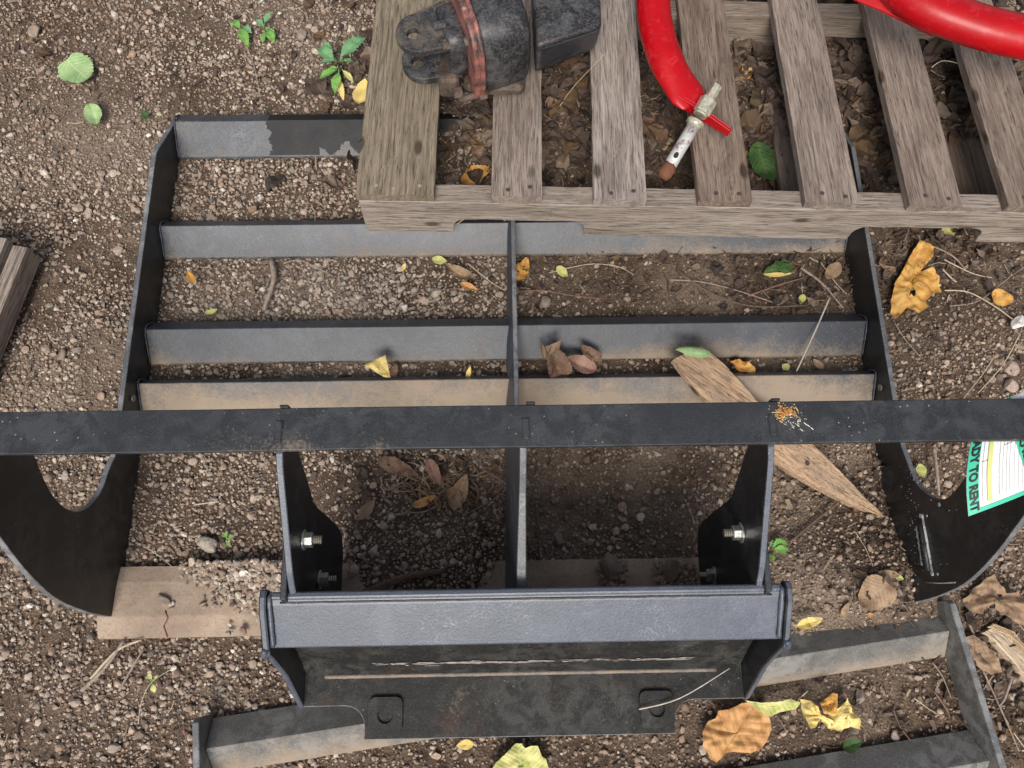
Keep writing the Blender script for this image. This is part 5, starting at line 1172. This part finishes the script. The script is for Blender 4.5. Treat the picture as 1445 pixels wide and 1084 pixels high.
stone(945, 805, .022, .018, .014, (.20, .155, .12), 'second dark clod on the strip, near the right bracket', z=.022)

# loose gravel spilled over the dusty strip
def on_strip(x0, y0, x1, y1, n, seed):
    r2 = np.random.default_rng(seed); u = r2.uniform(x0, x1, n); v_ = r2.uniform(y0, y1, n); return u, v_
U, Vv = on_strip(255, 792, 405, 880, 1500, 3); k = (Vv < 802 + (U - 255) * .60 + rng.normal(0, 9, len(U))); U, Vv = U[k], Vv[k]
U2, V2 = on_strip(285, 840, 350, 858, 30, 5); U3, V3 = on_strip(845, 788, 885, 830, 110, 6); U4, V4 = on_strip(925, 792, 980, 835, 150, 7); U5, V5 = on_strip(222, 840, 245, 860, 16, 8)
U6, V6 = on_strip(318, 878, 345, 895, 5, 12)
U = np.concatenate([U, U2, U3, U4, U5, U6]); Vv = np.concatenate([Vv, V2, V3, V4, V5, V6]); pts = [P(a, b_, .022) for a, b_ in zip(U, Vv)]
X = np.array([p.x for p in pts]); Y = np.array([p.y for p in pts]); R = np.clip(rng.lognormal(0, .35, len(X)) * .0045, .002, .010)
_g = gz; gz = lambda x, y: .021
tag(scatter_mesh('spilled_gravel', X, Y, R, 2, STONE, cols=stone_cols(U, Vv, len(X)), sink=.3), 'gravel spilled over the dusty strip', 'gravel', kind='stuff')
gz = _g

# ------------------------------------------------------------------ litter (nobody could count it)
def litter_density(px, py):
    g = .9 * blob(px, py, 800, 140, 300, 150) + 1. * blob(px, py, 1200, 140, 260, 170) + .9 * blob(px, py, 1340, 350, 120, 60)
    g += .45 * blob(px, py, 1400, 950, 80, 110) + .35 * blob(px, py, 1180, 680, 60, 90) + .4 * blob(px, py, 1230, 840, 70, 40) + .22 * blob(px, py, 1050, 400, 230, 50)
    g += .25 * blob(px, py, 740, 395, 40, 50) + .12 * blob(px, py, 40, 60, 100, 100) + .62 * blob(px, py, 620, 675, 95, 42) + .2 * blob(px, py, 1130, 420, 90, 40) + .05 + .12 * blob(px, py, 1250, 1010, 160, 70)
    return np.clip(g, 0, 1)
LIT, t, b = M('leaf_litter'); v = coords(t); at = N(t, 'ShaderNodeAttribute', attribute_name='tone').outputs['Color']
L(t, mix(t, ramp(t, nz(t, 90, 5, .7, v), [(.35, 0.), (.7, .7)]), at, (.06, .04, .03)), b.inputs['Base Color']); b.inputs['Roughness'].default_value = .8; bump(t, b, nz(t, 260, 4, .7, v), .6, .0015)
def bulk(name, geos, label, cat):
    V = []; Fc = []; Cc = []
    for g, f, c in geos:
        k = len(V); V += [tuple(p) for p in g]; Fc += [tuple(i + k for i in q) for q in f]; Cc += [(*c, 1)] * len(g)
    o = mk(name, V, Fc, LIT); a = o.data.attributes.new('tone', 'FLOAT_COLOR', 'POINT'); a.data.foreach_set('color', [x for c in Cc for x in c]); tag(o, label, cat, kind='stuff'); return o
LC = [(.060, .038, .027), (.085, .056, .040), (.038, .026, .020), (.11, .075, .054), (.070, .046, .035), (.20, .145, .105), (.13, .075, .032)]  # litter tones darkened to stand in for shade under the pallet
X, Y, px, py = region(.016); d = litter_density(px, py)
def shade(c, a, b): k = random.uniform(a, b); return [q * k for q in c]
geos = []; k1 = np.nonzero(rng.random(len(X)) < np.clip(d - .13, 0, 1) * .8)[0]
for i in k1:
    Ln = random.uniform(.016, .052) * (1.15 if py[i] < 280 else .62); V_, UV_, Fc_ = leafgeo(Ln, Ln * random.uniform(.35, .8), random.choice(('oval', 'lobed', 'lance')), curl=random.uniform(-.5, .7), fold=random.uniform(0, .8), wav=.4, serr=.15, seed=int(i), n1=5, n2=4)
    mt = Matrix.Translation((X[i], Y[i], gz(X[i], Y[i]) + random.uniform(.002, .014))) @ Matrix.Rotation(random.uniform(0, 6.3), 4, 'Z') @ Matrix.Rotation(random.gauss(0, .28), 4, 'X') @ Matrix.Rotation(random.gauss(0, .3), 4, 'Y')
    geos.append(([mt @ Vector(p) for p in V_], Fc_, shade(random.choice(LC), .6, 1.25)))
bulk('leaf_litter', geos, 'brown decayed leaf litter under the pallet and along the right side', 'leaf litter')
geos = []; X, Y, px, py = region(.012); d = litter_density(px, py); k1 = np.nonzero(rng.random(len(X)) < d * .55 + .012)[0]
for i in k1:
    Ln = random.uniform(.008, .034); a = random.uniform(0, 6.3); z = gz(X[i], Y[i]) + random.uniform(.004, .013); dz = random.gauss(0, .12) * Ln
    p0 = Vector((X[i], Y[i], z)); dv = Vector((math.cos(a) * Ln, math.sin(a) * Ln, dz)); pm = p0 + dv * .5 + Vector((-dv.y, dv.x, 0)) * random.uniform(-.14, .14)
    g, f = tubegeo([p0, pm, p0 + dv], [random.uniform(.0005, .0017)] * 3, 4, random.choice((1, .5, .4)), True)
    c = random.choice(LC + [(.32, .24, .17), (.42, .33, .24)] * 1); geos.append((g, f, shade(c, .7, 1.2)))
bulk('twig_litter', geos, 'scattered bits of twig, bark and straw on the ground', 'twig litter')
geos = []; X, Y, px, py = region(.015); d = litter_density(px, py); k1 = np.nonzero(rng.random(len(X)) < d * .35 + .006)[0]
for i in k1:      # bark and wood chips
    Ln = random.uniform(.008, .026); W = Ln * random.uniform(.2, .5); T = random.uniform(.001, .0035); v8 = [Vector((sx * W / 2 * random.uniform(.5, 1), sy * Ln / 2 * random.uniform(.7, 1), sz * T / 2)) for sx in (-1, 1) for sy in (-1, 1) for sz in (-1, 1)]
    mt = Matrix.Translation((X[i], Y[i], gz(X[i], Y[i]) + random.uniform(.004, .011))) @ Matrix.Rotation(random.uniform(0, 6.3), 4, 'Z') @ Matrix.Rotation(random.gauss(0, .25), 4, 'X') @ Matrix.Rotation(random.gauss(0, .3), 4, 'Y')
    geos.append(([mt @ q for q in v8], [(0, 1, 3, 2), (4, 6, 7, 5), (0, 4, 5, 1), (2, 3, 7, 6), (1, 5, 7, 3), (0, 2, 6, 4)], shade(random.choice(LC + [(.3, .22, .15)]), .7, 1.3)))
bulk('bark_chips', geos, 'dark bark and wood chips mixed into the soil', 'bark chips')
geos = []
for i in range(80):       # dried grass clump in the left inner bay
    u, v_ = random.gauss(622, 34), random.gauss(676, 18); p0 = P(u, v_, .01); p0.z = gz(p0.x, p0.y) + random.uniform(.006, .014); a = random.gauss(-.5, .8); Ln = random.uniform(.02, .075)
    dv = Vector((math.cos(a), math.sin(a), 0)) * Ln; nn_ = Vector((-dv.y, dv.x, 0)) * random.uniform(-.3, .3)
    pts = spline([p0 - dv * .5, p0 - dv * .15 + nn_ + Vector((0, 0, .006)), p0 + dv * .2 + nn_ + Vector((0, 0, random.uniform(0, .010))), p0 + dv * .5], 3)
    g, f = tubegeo(pts, [random.uniform(.0006, .0022)] * len(pts), 4, random.choice((1, .3, .25)), True)
    geos.append((g, f, shade(random.choice([(.22, .14, .085), (.30, .20, .12), (.15, .09, .06), (.34, .26, .18)]), .8, 1.2)))
bulk('dry_grass', geos, 'clump of dried grass and torn leaf strips on the soil behind the long bar', 'dry grass')
# crumbs of soil and gravel lying on the lower frame parts
